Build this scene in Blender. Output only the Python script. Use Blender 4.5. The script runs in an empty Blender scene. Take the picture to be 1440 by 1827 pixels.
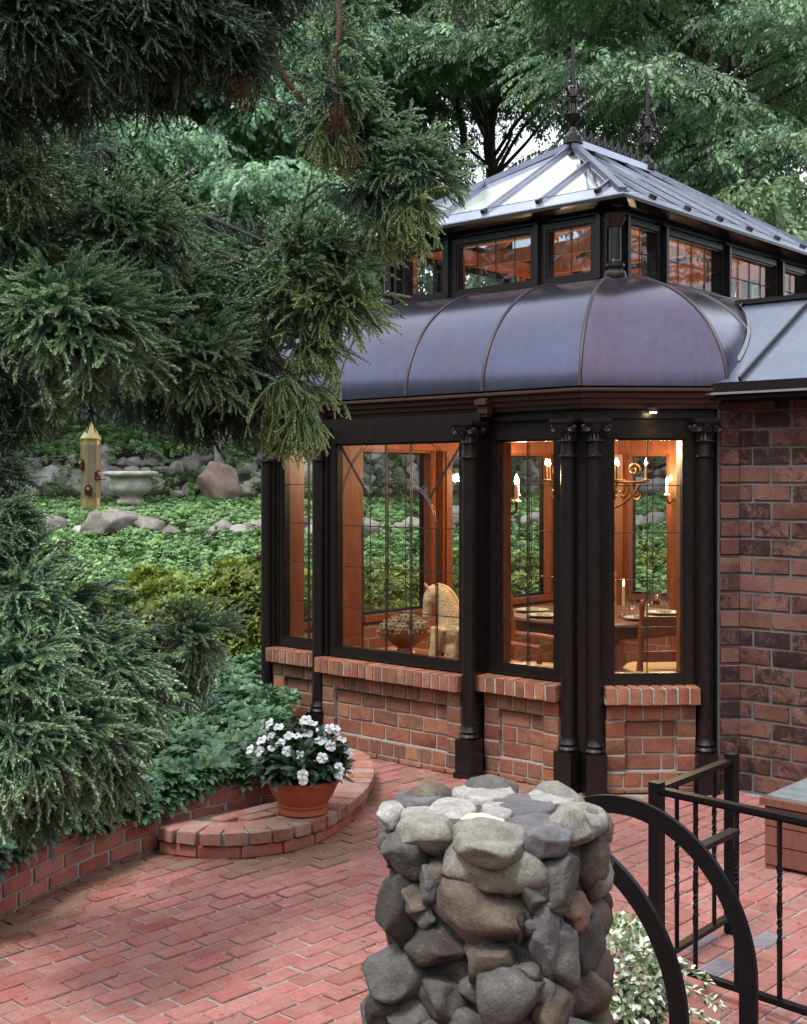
import bpy, bmesh, math, random
import numpy as np
from mathutils import Vector, Matrix, Euler, Quaternion

random.seed(7); RNG = np.random.default_rng(7)
scene = bpy.context.scene
COL = scene.collection
PI = math.pi
R = math.radians

# ------------------------------------------------------------------ camera
H = 1.76                       # eye height above the brick terrace
FPX = 2221.0                   # focal length measured in photograph pixels (1440 wide)
cam_d = bpy.data.cameras.new('camera')
cam = bpy.data.objects.new('camera', cam_d)
COL.objects.link(cam)
cam.location = (0, 0, H); cam.rotation_euler = (R(90), 0, 0)
cam_d.sensor_fit = 'HORIZONTAL'; cam_d.sensor_width = 36.0
cam_d.lens = 36.0 * FPX / 1440.0
cam_d.shift_y = -53.5 / 1440.0
cam_d.clip_start = 0.05; cam_d.clip_end = 800
scene.camera = cam

# ------------------------------------------------------------------ sky, sun, exposure
SUN_EL, SUN_AZ = 60.0, -140.0   # azimuth measured from +Y (view axis) clockwise
world = bpy.data.worlds.new('World'); scene.world = world; world.use_nodes = True
wn, wl = world.node_tree.nodes, world.node_tree.links
wn.clear()
sky = wn.new('ShaderNodeTexSky'); sky.sky_type = 'NISHITA'; sky.sun_disc = False
sky.sun_elevation = R(SUN_EL); sky.sun_rotation = R(SUN_AZ)
sky.air_density = 1.0; sky.dust_density = 4.0; sky.ozone_density = 1.0
hsv = wn.new('ShaderNodeHueSaturation'); hsv.inputs['Saturation'].default_value = 0.42
bgn = wn.new('ShaderNodeBackground'); bgn.inputs['Strength'].default_value = 0.15
wo = wn.new('ShaderNodeOutputWorld')
cloud = wn.new('ShaderNodeMixRGB'); cloud.inputs[0].default_value = 0.6; cloud.inputs[2].default_value = (8.2, 8.6, 9.3, 1)   # even cloud cover over the clear sky
wl.new(sky.outputs[0], hsv.inputs['Color']); wl.new(hsv.outputs[0], cloud.inputs[1]); wl.new(cloud.outputs[0], bgn.inputs['Color']); wl.new(bgn.outputs[0], wo.inputs['Surface'])
sun_d = bpy.data.lights.new('sun', 'SUN'); sun_d.energy = 1.5; sun_d.angle = R(11); sun_d.color = (1.0, 0.96, 0.9)
sun = bpy.data.objects.new('sun', sun_d); COL.objects.link(sun); sun.location = (0, 0, 30)
sdir = Vector((math.sin(R(SUN_AZ)) * math.cos(R(SUN_EL)), math.cos(R(SUN_AZ)) * math.cos(R(SUN_EL)), math.sin(R(SUN_EL))))
sun.rotation_euler = sdir.to_track_quat('Z', 'Y').to_euler()
vs = scene.view_settings
vs.view_transform = 'Standard'; vs.look = 'None'; vs.gamma = 1.0; vs.exposure = 0.98; vs.use_curve_mapping = False
scene.cycles.transparent_max_bounces = 20
scene.cycles.max_bounces = 8; scene.cycles.diffuse_bounces = 3; scene.cycles.glossy_bounces = 3; scene.cycles.transmission_bounces = 4
scene.cycles.caustics_reflective = False; scene.cycles.caustics_refractive = False
scene.cycles.sample_clamp_indirect = 4.0
scene.cycles.use_denoising = True

# ------------------------------------------------------------------ measuring helpers
def P(px, py, Y): return Vector(((px - 720) / FPX * Y, Y, H - (py - 860) / FPX * Y))
def G(px, py, z=0.0):
    Y = FPX * (H - z) / (py - 860)
    return Vector(((px - 720) / FPX * Y, Y, z))
BO = Vector((0.046, 7.992, 0.0))                # origin of the pavilion frame: middle of its front
BANG = math.atan2(-0.6654, 0.7465)
BM = Matrix.Translation(BO) @ Matrix.Rotation(BANG, 4, 'Z')
D1 = Vector((0.7465, -0.6654, 0)); D2 = Vector((0.6654, 0.7465, 0))
def BW(x, y, z=0.0): return BM @ Vector((x, y, z))

# ------------------------------------------------------------------ object helpers
def tag(o, label=None, cat=None, group=None, kind=None):
    if label: o['label'] = label
    if cat: o['category'] = cat
    if group: o['group'] = group
    if kind: o['kind'] = kind
    return o
def empty(name, loc=(0, 0, 0), rz=0.0, **kw):
    o = bpy.data.objects.new(name, None); COL.objects.link(o)
    o.location = loc; o.rotation_euler = (0, 0, rz); o.empty_display_size = 0.1
    tag(o, **kw); return o
def adopt(o, parent, world_space=False):
    if parent is None: return o
    o.parent = parent
    if world_space:
        m = parent.matrix_basis.copy(); p = parent.parent
        while p is not None: m = p.matrix_basis @ m; p = p.parent
        o.matrix_parent_inverse = m.inverted()
    return o
def link(name, me, mat=None, parent=None, ws=False):
    if mat is not None and len(me.materials) == 0: me.materials.append(mat)
    o = bpy.data.objects.new(name, me); COL.objects.link(o)
    return adopt(o, parent, ws)

class MB:
    """collects faces of one piece and links them as one mesh"""
    def __init__(s): s.v = []; s.f = []
    def add(s, vs, fs):
        b = len(s.v); s.v.extend([tuple(x) for x in vs]); s.f.extend([tuple(i + b for i in f) for f in fs]); return s
    def box(s, c, size, rz=0.0, m=None):
        hx, hy, hz = size[0] / 2, size[1] / 2, size[2] / 2
        ca, sa = math.cos(rz), math.sin(rz); vs = []
        for z in (-hz, hz):
            for x, y in ((-hx, -hy), (hx, -hy), (hx, hy), (-hx, hy)):
                p = Vector((c[0] + x * ca - y * sa, c[1] + x * sa + y * ca, c[2] + z)); vs.append(m @ p if m else p)
        return s.add(vs, [(0, 3, 2, 1), (4, 5, 6, 7), (0, 1, 5, 4), (1, 2, 6, 5), (2, 3, 7, 6), (3, 0, 4, 7)])
    def beam(s, a, b, w, h, up=Vector((0, 0, 1))):
        """rectangular bar from a to b, w across and h along 'up'"""
        a, b = Vector(a), Vector(b); d = (b - a).normalized()
        x = d.cross(up)
        if x.length < 1e-5: x = Vector((1, 0, 0))
        x.normalize(); y = x.cross(d).normalized(); vs = []
        for p in (a, b):
            for sx, sy in ((-1, -1), (1, -1), (1, 1), (-1, 1)): vs.append(p + x * (sx * w / 2) + y * (sy * h / 2))
        return s.add(vs, [(0, 1, 2, 3), (7, 6, 5, 4), (0, 4, 5, 1), (1, 5, 6, 2), (2, 6, 7, 3), (3, 7, 4, 0)])
    def tube(s, pts, rad, n=8, cap=True, closed=False):
        pts = [Vector(p) for p in pts]; m = len(pts)
        rad = rad if hasattr(rad, '__len__') else [rad] * m
        up = None; rings = []
        for i, p in enumerate(pts):
            if closed: t = pts[(i + 1) % m] - pts[i - 1]
            else: t = pts[min(i + 1, m - 1)] - pts[max(i - 1, 0)]
            if t.length < 1e-9: t = Vector((0, 0, 1))
            t.normalize()
            if up is None:
                up = Vector((0, 0, 1)) if abs(t.z) < 0.9 else Vector((1, 0, 0))
            x = up.cross(t)
            if x.length < 1e-6: x = Vector((1, 0, 0)).cross(t)
            x.normalize(); up = t.cross(x).normalized()
            rings.append([p + (x * math.cos(2 * PI * k / n) + up * math.sin(2 * PI * k / n)) * rad[i] for k in range(n)])
        vs = [q for r in rings for q in r]; fs = []
        for i in range(m if closed else m - 1):
            j = (i + 1) % m
            for k in range(n): fs.append((i * n + k, i * n + (k + 1) % n, j * n + (k + 1) % n, j * n + k))
        if cap and not closed:
            fs.append(tuple(reversed(range(n)))); fs.append(tuple(range((m - 1) * n, m * n)))
        return s.add(vs, fs)
    def lathe(s, prof, c=(0, 0, 0), n=24, flute=None):
        """profile of (radius, z); radius 0 closes"""
        vs = []; fs = []; m = len(prof)
        for r, z in prof:
            for k in range(n):
                rr = r * (1 + (flute(k, z) if flute else 0))
                vs.append((c[0] + rr * math.cos(2 * PI * k / n), c[1] + rr * math.sin(2 * PI * k / n), c[2] + z))
        for i in range(m - 1):
            for k in range(n): fs.append((i * n + k, i * n + (k + 1) % n, (i + 1) * n + (k + 1) % n, (i + 1) * n + k))
        fs.append(tuple(reversed(range(n)))); fs.append(tuple(range((m - 1) * n, m * n)))
        return s.add(vs, fs)
    def sweep(s, poly, prof, closed=True):
        """poly: function offset -> list of xy ; prof: list of (offset, z) closed loop"""
        rings = [[(x, y, z) for x, y in poly(o)] for o, z in prof]
        n = len(rings[0]); m = len(rings); vs = [q for r in rings for q in r]; fs = []
        for i in range(m):
            j = (i + 1) % m
            for k in range(n if closed else n - 1):
                fs.append((i * n + k, i * n + (k + 1) % n, j * n + (k + 1) % n, j * n + k))
        return s.add(vs, fs)
    def plate(s, pts, t, nrm=None):
        """flat polygon with a thickness t along its normal"""
        pts = [Vector(p) for p in pts]
        if nrm is None:
            nrm = (pts[1] - pts[0]).cross(pts[2] - pts[0]).normalized()
        n = len(pts); vs = pts + [p - nrm * t for p in pts]
        fs = [tuple(range(n)), tuple(reversed(range(n, 2 * n)))]
        for k in range(n): fs.append((k, n + k, n + (k + 1) % n, (k + 1) % n))
        return s.add(vs, fs)
    def mesh(s, name, smooth=False, fix=True):
        me = bpy.data.meshes.new(name); me.from_pydata([tuple(v) for v in s.v], [], s.f)
        if fix:
            bm = bmesh.new(); bm.from_mesh(me); bmesh.ops.recalc_face_normals(bm, faces=bm.faces[:]); bm.to_mesh(me); bm.free()
        if smooth:
            me.shade_smooth()
            if smooth != 'all':
                try: me.set_sharp_from_angle(angle=R(38))
                except Exception: pass
        me.update(); return me
    def build(s, name, mat, parent=None, ws=False, smooth=False, fix=True):
        return link(name, s.mesh(name, smooth, fix), mat, parent, ws)

def catmull(pts, n=8):
    pts = [Vector(p) for p in pts]; out = []
    q = [pts[0] * 2 - pts[1]] + pts + [pts[-1] * 2 - pts[-2]]
    for i in range(1, len(q) - 2):
        a, b, c, d = q[i - 1:i + 3]
        for k in range(n):
            t = k / n
            out.append(0.5 * ((2 * b) + (c - a) * t + (2 * a - 5 * b + 4 * c - d) * t * t + (3 * b - a - 3 * c + d) * t ** 3))
    out.append(pts[-1]); return out

# ------------------------------------------------------------------ materials
def srgb(r, g, b):
    f = lambda c: ((c / 255 + 0.055) / 1.055) ** 2.4 if c > 10 else c / 255 / 12.92
    return (f(r), f(g), f(b), 1)
class NT:
    def __init__(s, name):
        s.m = bpy.data.materials.new(name); s.m.use_nodes = True
        s.t = s.m.node_tree; s.n = s.t.nodes; s.l = s.t.links
        s.n.clear(); s.out = s.n.new('ShaderNodeOutputMaterial')
    def N(s, typ, **kw):
        nd = s.n.new('ShaderNode' + typ)
        for k, v in kw.items():
            if k in nd.inputs: nd.inputs[k].default_value = v
            else: setattr(nd, k, v)
        return nd
    def L(s, a, b): s.l.new(a, b); return b
    def noise(s, scale, detail=4, rough=0.6, vec=None, dist=0.0):
        n = s.N('TexNoise'); n.inputs['Scale'].default_value = scale; n.inputs['Detail'].default_value = detail
        n.inputs['Roughness'].default_value = rough; n.inputs['Distortion'].default_value = dist
        if vec is not None: s.L(vec, n.inputs['Vector'])
        return n.outputs['Fac']
    def pos(s): return s.N('NewGeometry').outputs['Position']
    def ramp(s, fac, stops, interp='LINEAR'):
        r = s.N('ValToRGB'); cr = r.color_ramp; cr.interpolation = interp
        while len(cr.elements) < len(stops): cr.elements.new(0.5)
        for e, (p, c) in zip(cr.elements, stops): e.position = p; e.color = c if len(c) == 4 else (*c, 1)
        s.L(fac, r.inputs['Fac']); return r.outputs['Color']
    def mix(s, fac, a, b, mode='MIX'):
        m = s.N('MixRGB', blend_type=mode)
        for i, x in ((0, fac), (1, a), (2, b)):
            if isinstance(x, (int, float)): m.inputs[i].default_value = x if i == 0 else (x, x, x, 1)
            elif isinstance(x, tuple): m.inputs[i].default_value = x if len(x) == 4 else (*x, 1)
            else: s.L(x, m.inputs[i])
        return m.outputs[0]
    def math(s, op, a, b=None):
        m = s.N('Math', operation=op)
        for i, x in enumerate((a, b)):
            if x is None: continue
            if isinstance(x, (int, float)): m.inputs[i].default_value = x
            else: s.L(x, m.inputs[i])
        return m.outputs[0]
    def bump(s, h, strength=0.3, dist=0.01):
        b = s.N('Bump'); b.inputs['Strength'].default_value = strength; b.inputs['Distance'].default_value = dist
        s.L(h, b.inputs['Height']); return b.outputs['Normal']
    def rand(s): return s.N('ObjectInfo').outputs['Random']
    def principled(s, color, rough=0.6, metal=0.0, normal=None, spec=0.5, coat=0.0):
        p = s.N('BsdfPrincipled')
        if isinstance(color, tuple): p.inputs['Base Color'].default_value = color if len(color) == 4 else (*color, 1)
        else: s.L(color, p.inputs['Base Color'])
        if isinstance(rough, (int, float)): p.inputs['Roughness'].default_value = rough
        else: s.L(rough, p.inputs['Roughness'])
        p.inputs['Metallic'].default_value = metal; p.inputs['Specular IOR Level'].default_value = spec
        p.inputs['Coat Weight'].default_value = coat
        if normal is not None: s.L(normal, p.inputs['Normal'])
        return p.outputs[0]
    def done(s, sh): s.L(sh, s.out.inputs['Surface']); return s.m

def mat_brick(name, cols, dust, dust_amt, dark=None, dark_amt=0.0, moss=0.0, sc=1.0, rough=0.9):
    t = NT(name); p = t.pos(); r = t.math('FRACT', t.math('ADD', t.rand(), t.N('NewGeometry').outputs['Random Per Island']))
    base = t.ramp(r, [(i / (len(cols) - 1), c) for i, c in enumerate(cols)])
    big = t.noise(9 * sc, 5, 0.65, p); fine = t.noise(120 * sc, 3, 0.7, p); mid = t.noise(38 * sc, 4, 0.7, p)
    r2 = t.math('FRACT', t.math('MULTIPLY', r, 17.3))
    c = t.mix(t.math('MULTIPLY', t.ramp(t.math('ADD', big, t.math('MULTIPLY', r2, 0.25)), [(0.42, (0, 0, 0)), (0.78, (1, 1, 1))]), dust_amt), base, dust)
    if dark: 
        k = t.math('ADD', t.math('ADD', t.math('MULTIPLY', t.noise(13 * sc, 5, 0.8, p, 0.6), 0.7), t.math('MULTIPLY', t.noise(95 * sc, 3, 0.8, p), 0.3)), t.math('MULTIPLY', t.math('SUBTRACT', r2, 0.5), 0.3))
        c = t.mix(t.math('MULTIPLY', t.ramp(k, [(0.47, (0, 0, 0)), (0.62, (1, 1, 1))]), dark_amt), c, dark)
    if moss:
        c = t.mix(t.math('MULTIPLY', t.ramp(t.noise(2.3, 5, 0.7, p), [(0.5, (0, 0, 0)), (0.72, (1, 1, 1))]), moss), c, (0.10, 0.085, 0.035))
    c = t.mix(t.math('MULTIPLY', t.ramp(mid, [(0.35, (1, 1, 1)), (0.5, (0, 0, 0))]), 0.35), c, t.mix(1.0, c, (0.55, 0.5, 0.5), 'MULTIPLY'))
    c = t.mix(0.5, c, t.mix(1.0, c, t.ramp(fine, [(0.3, (0.5, 0.5, 0.5)), (0.75, (1.5, 1.5, 1.5))]), 'MULTIPLY'))
    h = t.math('ADD', t.math('MULTIPLY', mid, 0.8), t.math('MULTIPLY', fine, 0.5))
    return t.done(t.principled(c, rough, normal=t.bump(h, 0.55, 0.006), spec=0.3))
def mat_simple(name, c1, c2, scale=20, rough=0.6, metal=0.0, bump=0.2, bd=0.004, spec=0.5, vary=0.0, coat=0.0, r2=None):
    t = NT(name); p = t.pos(); n = t.noise(scale, 5, 0.65, p)
    c = t.mix(t.ramp(n, [(0.3, (0, 0, 0)), (0.7, (1, 1, 1))]), (*c1, 1), (*c2, 1))
    if vary: c = t.mix(1.0, c, t.ramp(t.rand(), [(0, (1 - vary,) * 3), (1, (1 + vary,) * 3)]), 'MULTIPLY')
    rr = rough if r2 is None else t.ramp(t.noise(scale * 0.6, 4, 0.6, p), [(0.3, (rough,) * 3), (0.7, (r2,) * 3)])
    return t.done(t.principled(c, rr, metal, t.bump(t.noise(scale * 4, 4, 0.6, p), bump, bd) if bump else None, spec, coat))
def mat_leaf(name, dark, light, rough=0.45, trans=0.3, vary=0.5, spec=0.4, attr=None, tip=None):
    t = NT(name); r = t.rand()
    c = t.mix(r, (*dark, 1), (*light, 1))
    if attr:
        a = t.N('Attribute', attribute_name=attr).outputs['Fac']
        c = t.mix(a, c, (*tip, 1))
    c = t.mix(1.0, c, t.ramp(t.noise(1.3, 3, 0.6, t.pos()), [(0.3, (1 - vary,) * 3), (0.7, (1 + vary * 0.6,) * 3)]), 'MULTIPLY')
    pr = t.principled(c, rough, spec=spec)
    tr = t.N('BsdfTranslucent'); t.L(t.mix(1.0, c, (1.1, 1.25, 0.6), 'MULTIPLY'), tr.inputs['Color'])
    m = t.N('MixShader'); m.inputs[0].default_value = trans; t.L(pr, m.inputs[1]); t.L(tr.outputs[0], m.inputs[2])
    return t.done(m.outputs[0])
def mat_glass(name, refl, tint=(0.97, 0.98, 0.98), rough=0.02, gcol=(1, 1, 1)):
    t = NT(name)
    tr = t.N('BsdfTransparent'); tr.inputs['Color'].default_value = (*tint, 1)
    gl = t.N('BsdfGlossy'); gl.inputs['Roughness'].default_value = rough; gl.inputs['Color'].default_value = (*gcol, 1)
    t.L(t.bump(t.noise(6, 2, 0.5, t.pos()), 0.06, 0.01), gl.inputs['Normal'])
    f = t.N('Fresnel'); f.inputs['IOR'].default_value = 1.5
    m = t.N('MixShader'); front = t.math('SUBTRACT', 1.0, t.N('NewGeometry').outputs['Backfacing'])
    t.L(t.math('MULTIPLY', front, t.math('MINIMUM', t.math('MULTIPLY', f.outputs[0], refl), 1.0)), m.inputs[0]); t.L(tr.outputs[0], m.inputs[1]); t.L(gl.outputs[0], m.inputs[2])
    return t.done(m.outputs[0])
def mat_emit(name, col, s):
    t = NT(name); e = t.N('Emission'); e.inputs['Color'].default_value = (*col, 1); e.inputs['Strength'].default_value = s
    return t.done(e.outputs[0])
def mat_wood(name, c1, c2, rough=0.35, scale=1.0):
    t = NT(name); co = t.N('TexCoord').outputs['Object']
    mp = t.N('Mapping'); mp.inputs['Scale'].default_value = (14 * scale, 14 * scale, 1.3 * scale); t.L(co, mp.inputs['Vector'])
    n = t.noise(3.0, 6, 0.7, mp.outputs[0], 1.2)
    c = t.mix(t.ramp(n, [(0.3, (0, 0, 0)), (0.7, (1, 1, 1))]), (*c1, 1), (*c2, 1))
    return t.done(t.principled(c, rough, normal=t.bump(n, 0.1, 0.002), coat=0.15))

M = {}
M['paver'] = mat_brick('paving_brick', [(0.245, 0.070, 0.058), (0.335, 0.108, 0.092), (0.285, 0.088, 0.074), (0.36, 0.132, 0.115), (0.265, 0.09, 0.074), (0.335, 0.122, 0.108), (0.225, 0.072, 0.056)], (0.38, 0.25, 0.225), 0.45, dark=(0.19, 0.075, 0.06), dark_amt=0.35)
M['paver_moss'] = mat_brick('mossy_paving_brick', [(0.20, 0.066, 0.05), (0.27, 0.10, 0.08), (0.20, 0.085, 0.055)], (0.25, 0.20, 0.15), 0.5, moss=0.5)
M['paver_grey'] = mat_brick('grey_paving_brick', [(0.16, 0.14, 0.17), (0.13, 0.11, 0.14)], (0.3, 0.27, 0.27), 0.4)
M['paver_joint'] = mat_simple('sand_joint', (0.19, 0.178, 0.17), (0.31, 0.295, 0.28), 30, 0.95, bump=0.6)
M['mortar'] = mat_simple('mortar', (0.26, 0.25, 0.23), (0.36, 0.34, 0.31), 40, 0.95, bump=0.5)
M['mortar_pale'] = mat_simple('pale_mortar', (0.34, 0.33, 0.31), (0.46, 0.44, 0.41), 40, 0.95, bump=0.5)
M['low_brick'] = mat_brick('garden_wall_brick', [(0.33, 0.080, 0.062), (0.42, 0.125, 0.10), (0.37, 0.10, 0.08), (0.30, 0.095, 0.08)], (0.46, 0.25, 0.21), 0.45, moss=0.2)
M['step_brick'] = mat_brick('step_brick', [(0.29, 0.085, 0.06), (0.37, 0.13, 0.095), (0.33, 0.12, 0.095), (0.24, 0.10, 0.075)], (0.38, 0.29, 0.25), 0.7, moss=0.5)
M['pav_brick'] = mat_brick('pavilion_brick', [(0.20, 0.055, 0.032), (0.33, 0.12, 0.06), (0.26, 0.082, 0.048), (0.17, 0.048, 0.038), (0.37, 0.155, 0.075), (0.28, 0.105, 0.068), (0.25, 0.12, 0.055)], (0.38, 0.22, 0.15), 0.45, dark=(0.08, 0.04, 0.03), dark_amt=0.55)
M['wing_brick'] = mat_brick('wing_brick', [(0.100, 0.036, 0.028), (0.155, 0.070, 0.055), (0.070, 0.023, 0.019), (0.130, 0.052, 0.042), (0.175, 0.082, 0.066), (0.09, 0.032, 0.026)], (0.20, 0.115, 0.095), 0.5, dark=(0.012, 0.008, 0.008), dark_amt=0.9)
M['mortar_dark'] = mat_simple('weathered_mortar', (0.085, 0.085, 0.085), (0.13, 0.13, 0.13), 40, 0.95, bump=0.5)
M['metal'] = mat_simple('dark_bronze_paint', (0.008, 0.0062, 0.006), (0.015, 0.011, 0.011), 30, 0.27, bump=0.08, bd=0.002, spec=0.4)
M['bronze'] = mat_simple('brown_bronze', (0.05, 0.025, 0.02), (0.08, 0.04, 0.03), 40, 0.4, 0.3, bump=0.1, bd=0.002)
M['lead'] = mat_simple('lead_came', (0.02, 0.018, 0.02), (0.035, 0.032, 0.035), 60, 0.45, 0.3, bump=0)
M['iron'] = mat_simple('black_iron', (0.003, 0.003, 0.004), (0.006, 0.006, 0.007), 50, 0.45, bump=0.2, bd=0.002, spec=0.2)
M['wood'] = mat_wood('mahogany', (0.105, 0.028, 0.010), (0.30, 0.092, 0.032))
M['wood_dark'] = mat_wood('dark_oak', (0.07, 0.025, 0.012), (0.16, 0.06, 0.025))
M['glass'] = mat_glass('window_glass', 1.0)
M['roof_glass'] = mat_glass('roof_glass', 4.5, (0.7, 0.76, 0.8), 0.10)
def mat_copper(name, a, b, c, rough):
    t = NT(name); p = t.pos()
    mp = t.N('Mapping'); mp.inputs['Scale'].default_value = (1, 1, 0.45); t.L(p, mp.inputs['Vector'])
    n1 = t.noise(2.2, 5, 0.65, mp.outputs[0], 0.4); n2 = t.noise(60, 3, 0.7, p); n3 = t.noise(9, 5, 0.7, mp.outputs[0])
    col = t.ramp(t.math('ADD', n1, t.math('MULTIPLY', t.math('SUBTRACT', t.rand(), 0.5), 0.10)), [(0.32, a), (0.5, b), (0.7, c)])
    col = t.mix(0.5, col, t.mix(1.0, col, t.ramp(n3, [(0.3, (0.90, 0.90, 0.92)), (0.7, (1.08, 1.07, 1.07))]), 'MULTIPLY'))
    ms = t.N('Mapping'); ms.inputs['Scale'].default_value = (26, 26, 1.6); t.L(p, ms.inputs['Vector'])
    stk = t.noise(1.0, 4, 0.6, ms.outputs[0])
    col = t.mix(0.3, col, t.mix(1.0, col, t.ramp(stk, [(0.35, (0.72, 0.70, 0.72)), (0.6, (1.1, 1.1, 1.1))]), 'MULTIPLY'))
    rr = t.ramp(n3, [(0.3, (rough - 0.02,) * 3), (0.7, (rough + 0.04,) * 3)])
    return t.done(t.principled(col, rr, 0.85, t.bump(t.math('ADD', t.math('MULTIPLY', n2, 0.15), n3), 0.06, 0.004)))
M['copper'] = mat_copper('weathered_copper', (0.084, 0.082, 0.118), (0.084, 0.088, 0.135), (0.088, 0.096, 0.145), 0.21)
M['copper_warm'] = mat_copper('reddish_copper', (0.094, 0.072, 0.10), (0.09, 0.076, 0.116), (0.09, 0.083, 0.128), 0.24)
M['seam'] = mat_simple('dark_seam', (0.03, 0.02, 0.022), (0.05, 0.035, 0.038), 40, 0.5, 0.4, bump=0.1)
M['zinc'] = mat_copper('grey_blue_metal', (0.40, 0.45, 0.55), (0.45, 0.50, 0.60), (0.50, 0.55, 0.64), 0.30)
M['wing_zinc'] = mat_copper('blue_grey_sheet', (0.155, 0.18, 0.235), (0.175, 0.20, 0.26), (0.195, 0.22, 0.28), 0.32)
M['bar'] = mat_copper('dark_zinc_bar', (0.20, 0.22, 0.28), (0.24, 0.26, 0.32), (0.27, 0.29, 0.36), 0.35)
M['flashing'] = mat_simple('lead_flashing', (0.13, 0.135, 0.15), (0.20, 0.205, 0.22), 30, 0.7, bump=0.4)
M['terracotta'] = mat_simple('terracotta', (0.33, 0.075, 0.025), (0.42, 0.11, 0.04), 12, 0.6, bump=0.15, r2=0.75)
M['soil'] = mat_simple('soil', (0.02, 0.014, 0.009), (0.05, 0.035, 0.022), 25, 1.0, bump=0.8, bd=0.02)
M['bark'] = mat_simple('bark', (0.035, 0.028, 0.022), (0.10, 0.085, 0.07), 18, 0.9, bump=0.9, bd=0.03)
M['bark_red'] = mat_simple('reddish_bark', (0.03, 0.014, 0.010), (0.085, 0.036, 0.024), 25, 0.9, bump=0.8, bd=0.01)
M['greywood'] = mat_simple('weathered_timber', (0.2, 0.19, 0.19), (0.36, 0.34, 0.34), 20, 0.85, bump=0.5)

# ------------------------------------------------------------------ bricks and stones
from mathutils import noise as mnoise
_bc = {}
def brick_mesh(l, w, h, mat, var, chip=0.0018):
    key = (round(l, 3), round(w, 3), round(h, 3), mat.name, var)
    if key in _bc: return _bc[key]
    rnd = random.Random(hash((key[0], key[1], key[2], var)) & 0xffff)
    bm = bmesh.new(); bmesh.ops.create_cube(bm, size=1.0)
    for v in bm.verts: v.co = Vector((v.co.x * l, v.co.y * w, v.co.z * h))
    bmesh.ops.bevel(bm, geom=bm.edges[:], offset=min(0.004, h * 0.09), segments=1, affect='EDGES', profile=0.6)
    for v in bm.verts: v.co += Vector((rnd.uniform(-1, 1), rnd.uniform(-1, 1), rnd.uniform(-1, 1))) * chip
    me = bpy.data.meshes.new('brick'); bm.to_mesh(me); bm.free(); me.materials.append(mat); me.shade_smooth()
    try: me.set_sharp_from_angle(angle=R(30))
    except Exception: pass
    _bc[key] = me; return me
def brick(parent, c, rz, dims, mat, name='brick', tilt=0.012, ws=False):
    q = 0.004
    d = [round(x / q) * q for x in dims]
    o = bpy.data.objects.new(name, brick_mesh(*d, mat, random.randrange(4))); COL.objects.link(o)
    o.location = c; o.rotation_euler = (random.gauss(0, tilt), random.gauss(0, tilt), rz + random.gauss(0, tilt * 0.6))
    return adopt(o, parent, ws)
def rock_mesh(seed, dims, sub=3, cuts=7, rough=0.05, lo=0.55, hi=0.85):
    rnd = random.Random(seed); bm = bmesh.new(); bmesh.ops.create_icosphere(bm, subdivisions=sub, radius=1.0)
    pl = []
    for k in range(cuts):
        n = Vector((rnd.gauss(0, 1), rnd.gauss(0, 1), rnd.gauss(0, 1))).normalized(); pl.append((n, rnd.uniform(lo, hi)))
    off = Vector((rnd.uniform(0, 99), rnd.uniform(0, 99), rnd.uniform(0, 99)))
    for v in bm.verts:
        p = v.co.copy()
        for n, d in pl:
            e = p.dot(n) - d
            if e > 0: p -= n * e * 0.92
        p *= 1 + rough * mnoise.noise(p * 1.6 + off) * 2 + rough * 0.5 * mnoise.noise(p * 5 + off)
        v.co = Vector((p.x * dims[0], p.y * dims[1], p.z * dims[2])) * 1.12
    me = bpy.data.meshes.new('stone'); bm.to_mesh(me); bm.free(); me.shade_smooth()
    return me
def mat_stone(name, cols, sc=14, speck=0.5):
    t = NT(name); p = t.pos(); r = t.rand()
    c = t.ramp(r, [(i / (len(cols) - 1), c) for i, c in enumerate(cols)])
    n1 = t.noise(sc, 6, 0.7, p); n2 = t.noise(sc * 9, 3, 0.7, p)
    c = t.mix(0.75, c, t.mix(1.0, c, t.ramp(n1, [(0.28, (0.42, 0.40, 0.38)), (0.5, (0.95, 0.95, 0.95)), (0.72, (1.5, 1.48, 1.45))]), 'MULTIPLY'))
    c = t.mix(speck, c, t.mix(1.0, c, t.ramp(n2, [(0.3, (0.55, 0.55, 0.55)), (0.55, (1, 1, 1)), (0.75, (1.5, 1.5, 1.5))]), 'MULTIPLY'))
    c = t.mix(t.ramp(t.noise(sc * 0.5, 5, 0.75, p), [(0.6, (0, 0, 0)), (0.72, (0.5, 0.5, 0.5))]), c, (0.16, 0.17, 0.12))
    h = t.math('ADD', n1, t.math('MULTIPLY', n2, 0.35))
    return t.done(t.principled(c, 0.9, normal=t.bump(h, 0.6, 0.012), spec=0.25))
M['stone'] = mat_stone('field_stone', [(0.22, 0.20, 0.185), (0.30, 0.285, 0.27), (0.17, 0.15, 0.135), (0.26, 0.24, 0.23)])
M['stone_pale'] = mat_stone('pale_boulder', [(0.34, 0.33, 0.32), (0.44, 0.43, 0.41), (0.26, 0.245, 0.23), (0.38, 0.36, 0.34)], 6, 0.6)
M['stone_red'] = mat_stone('reddish_boulder', [(0.26, 0.19, 0.165), (0.30, 0.22, 0.2)], 6, 0.4)

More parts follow.
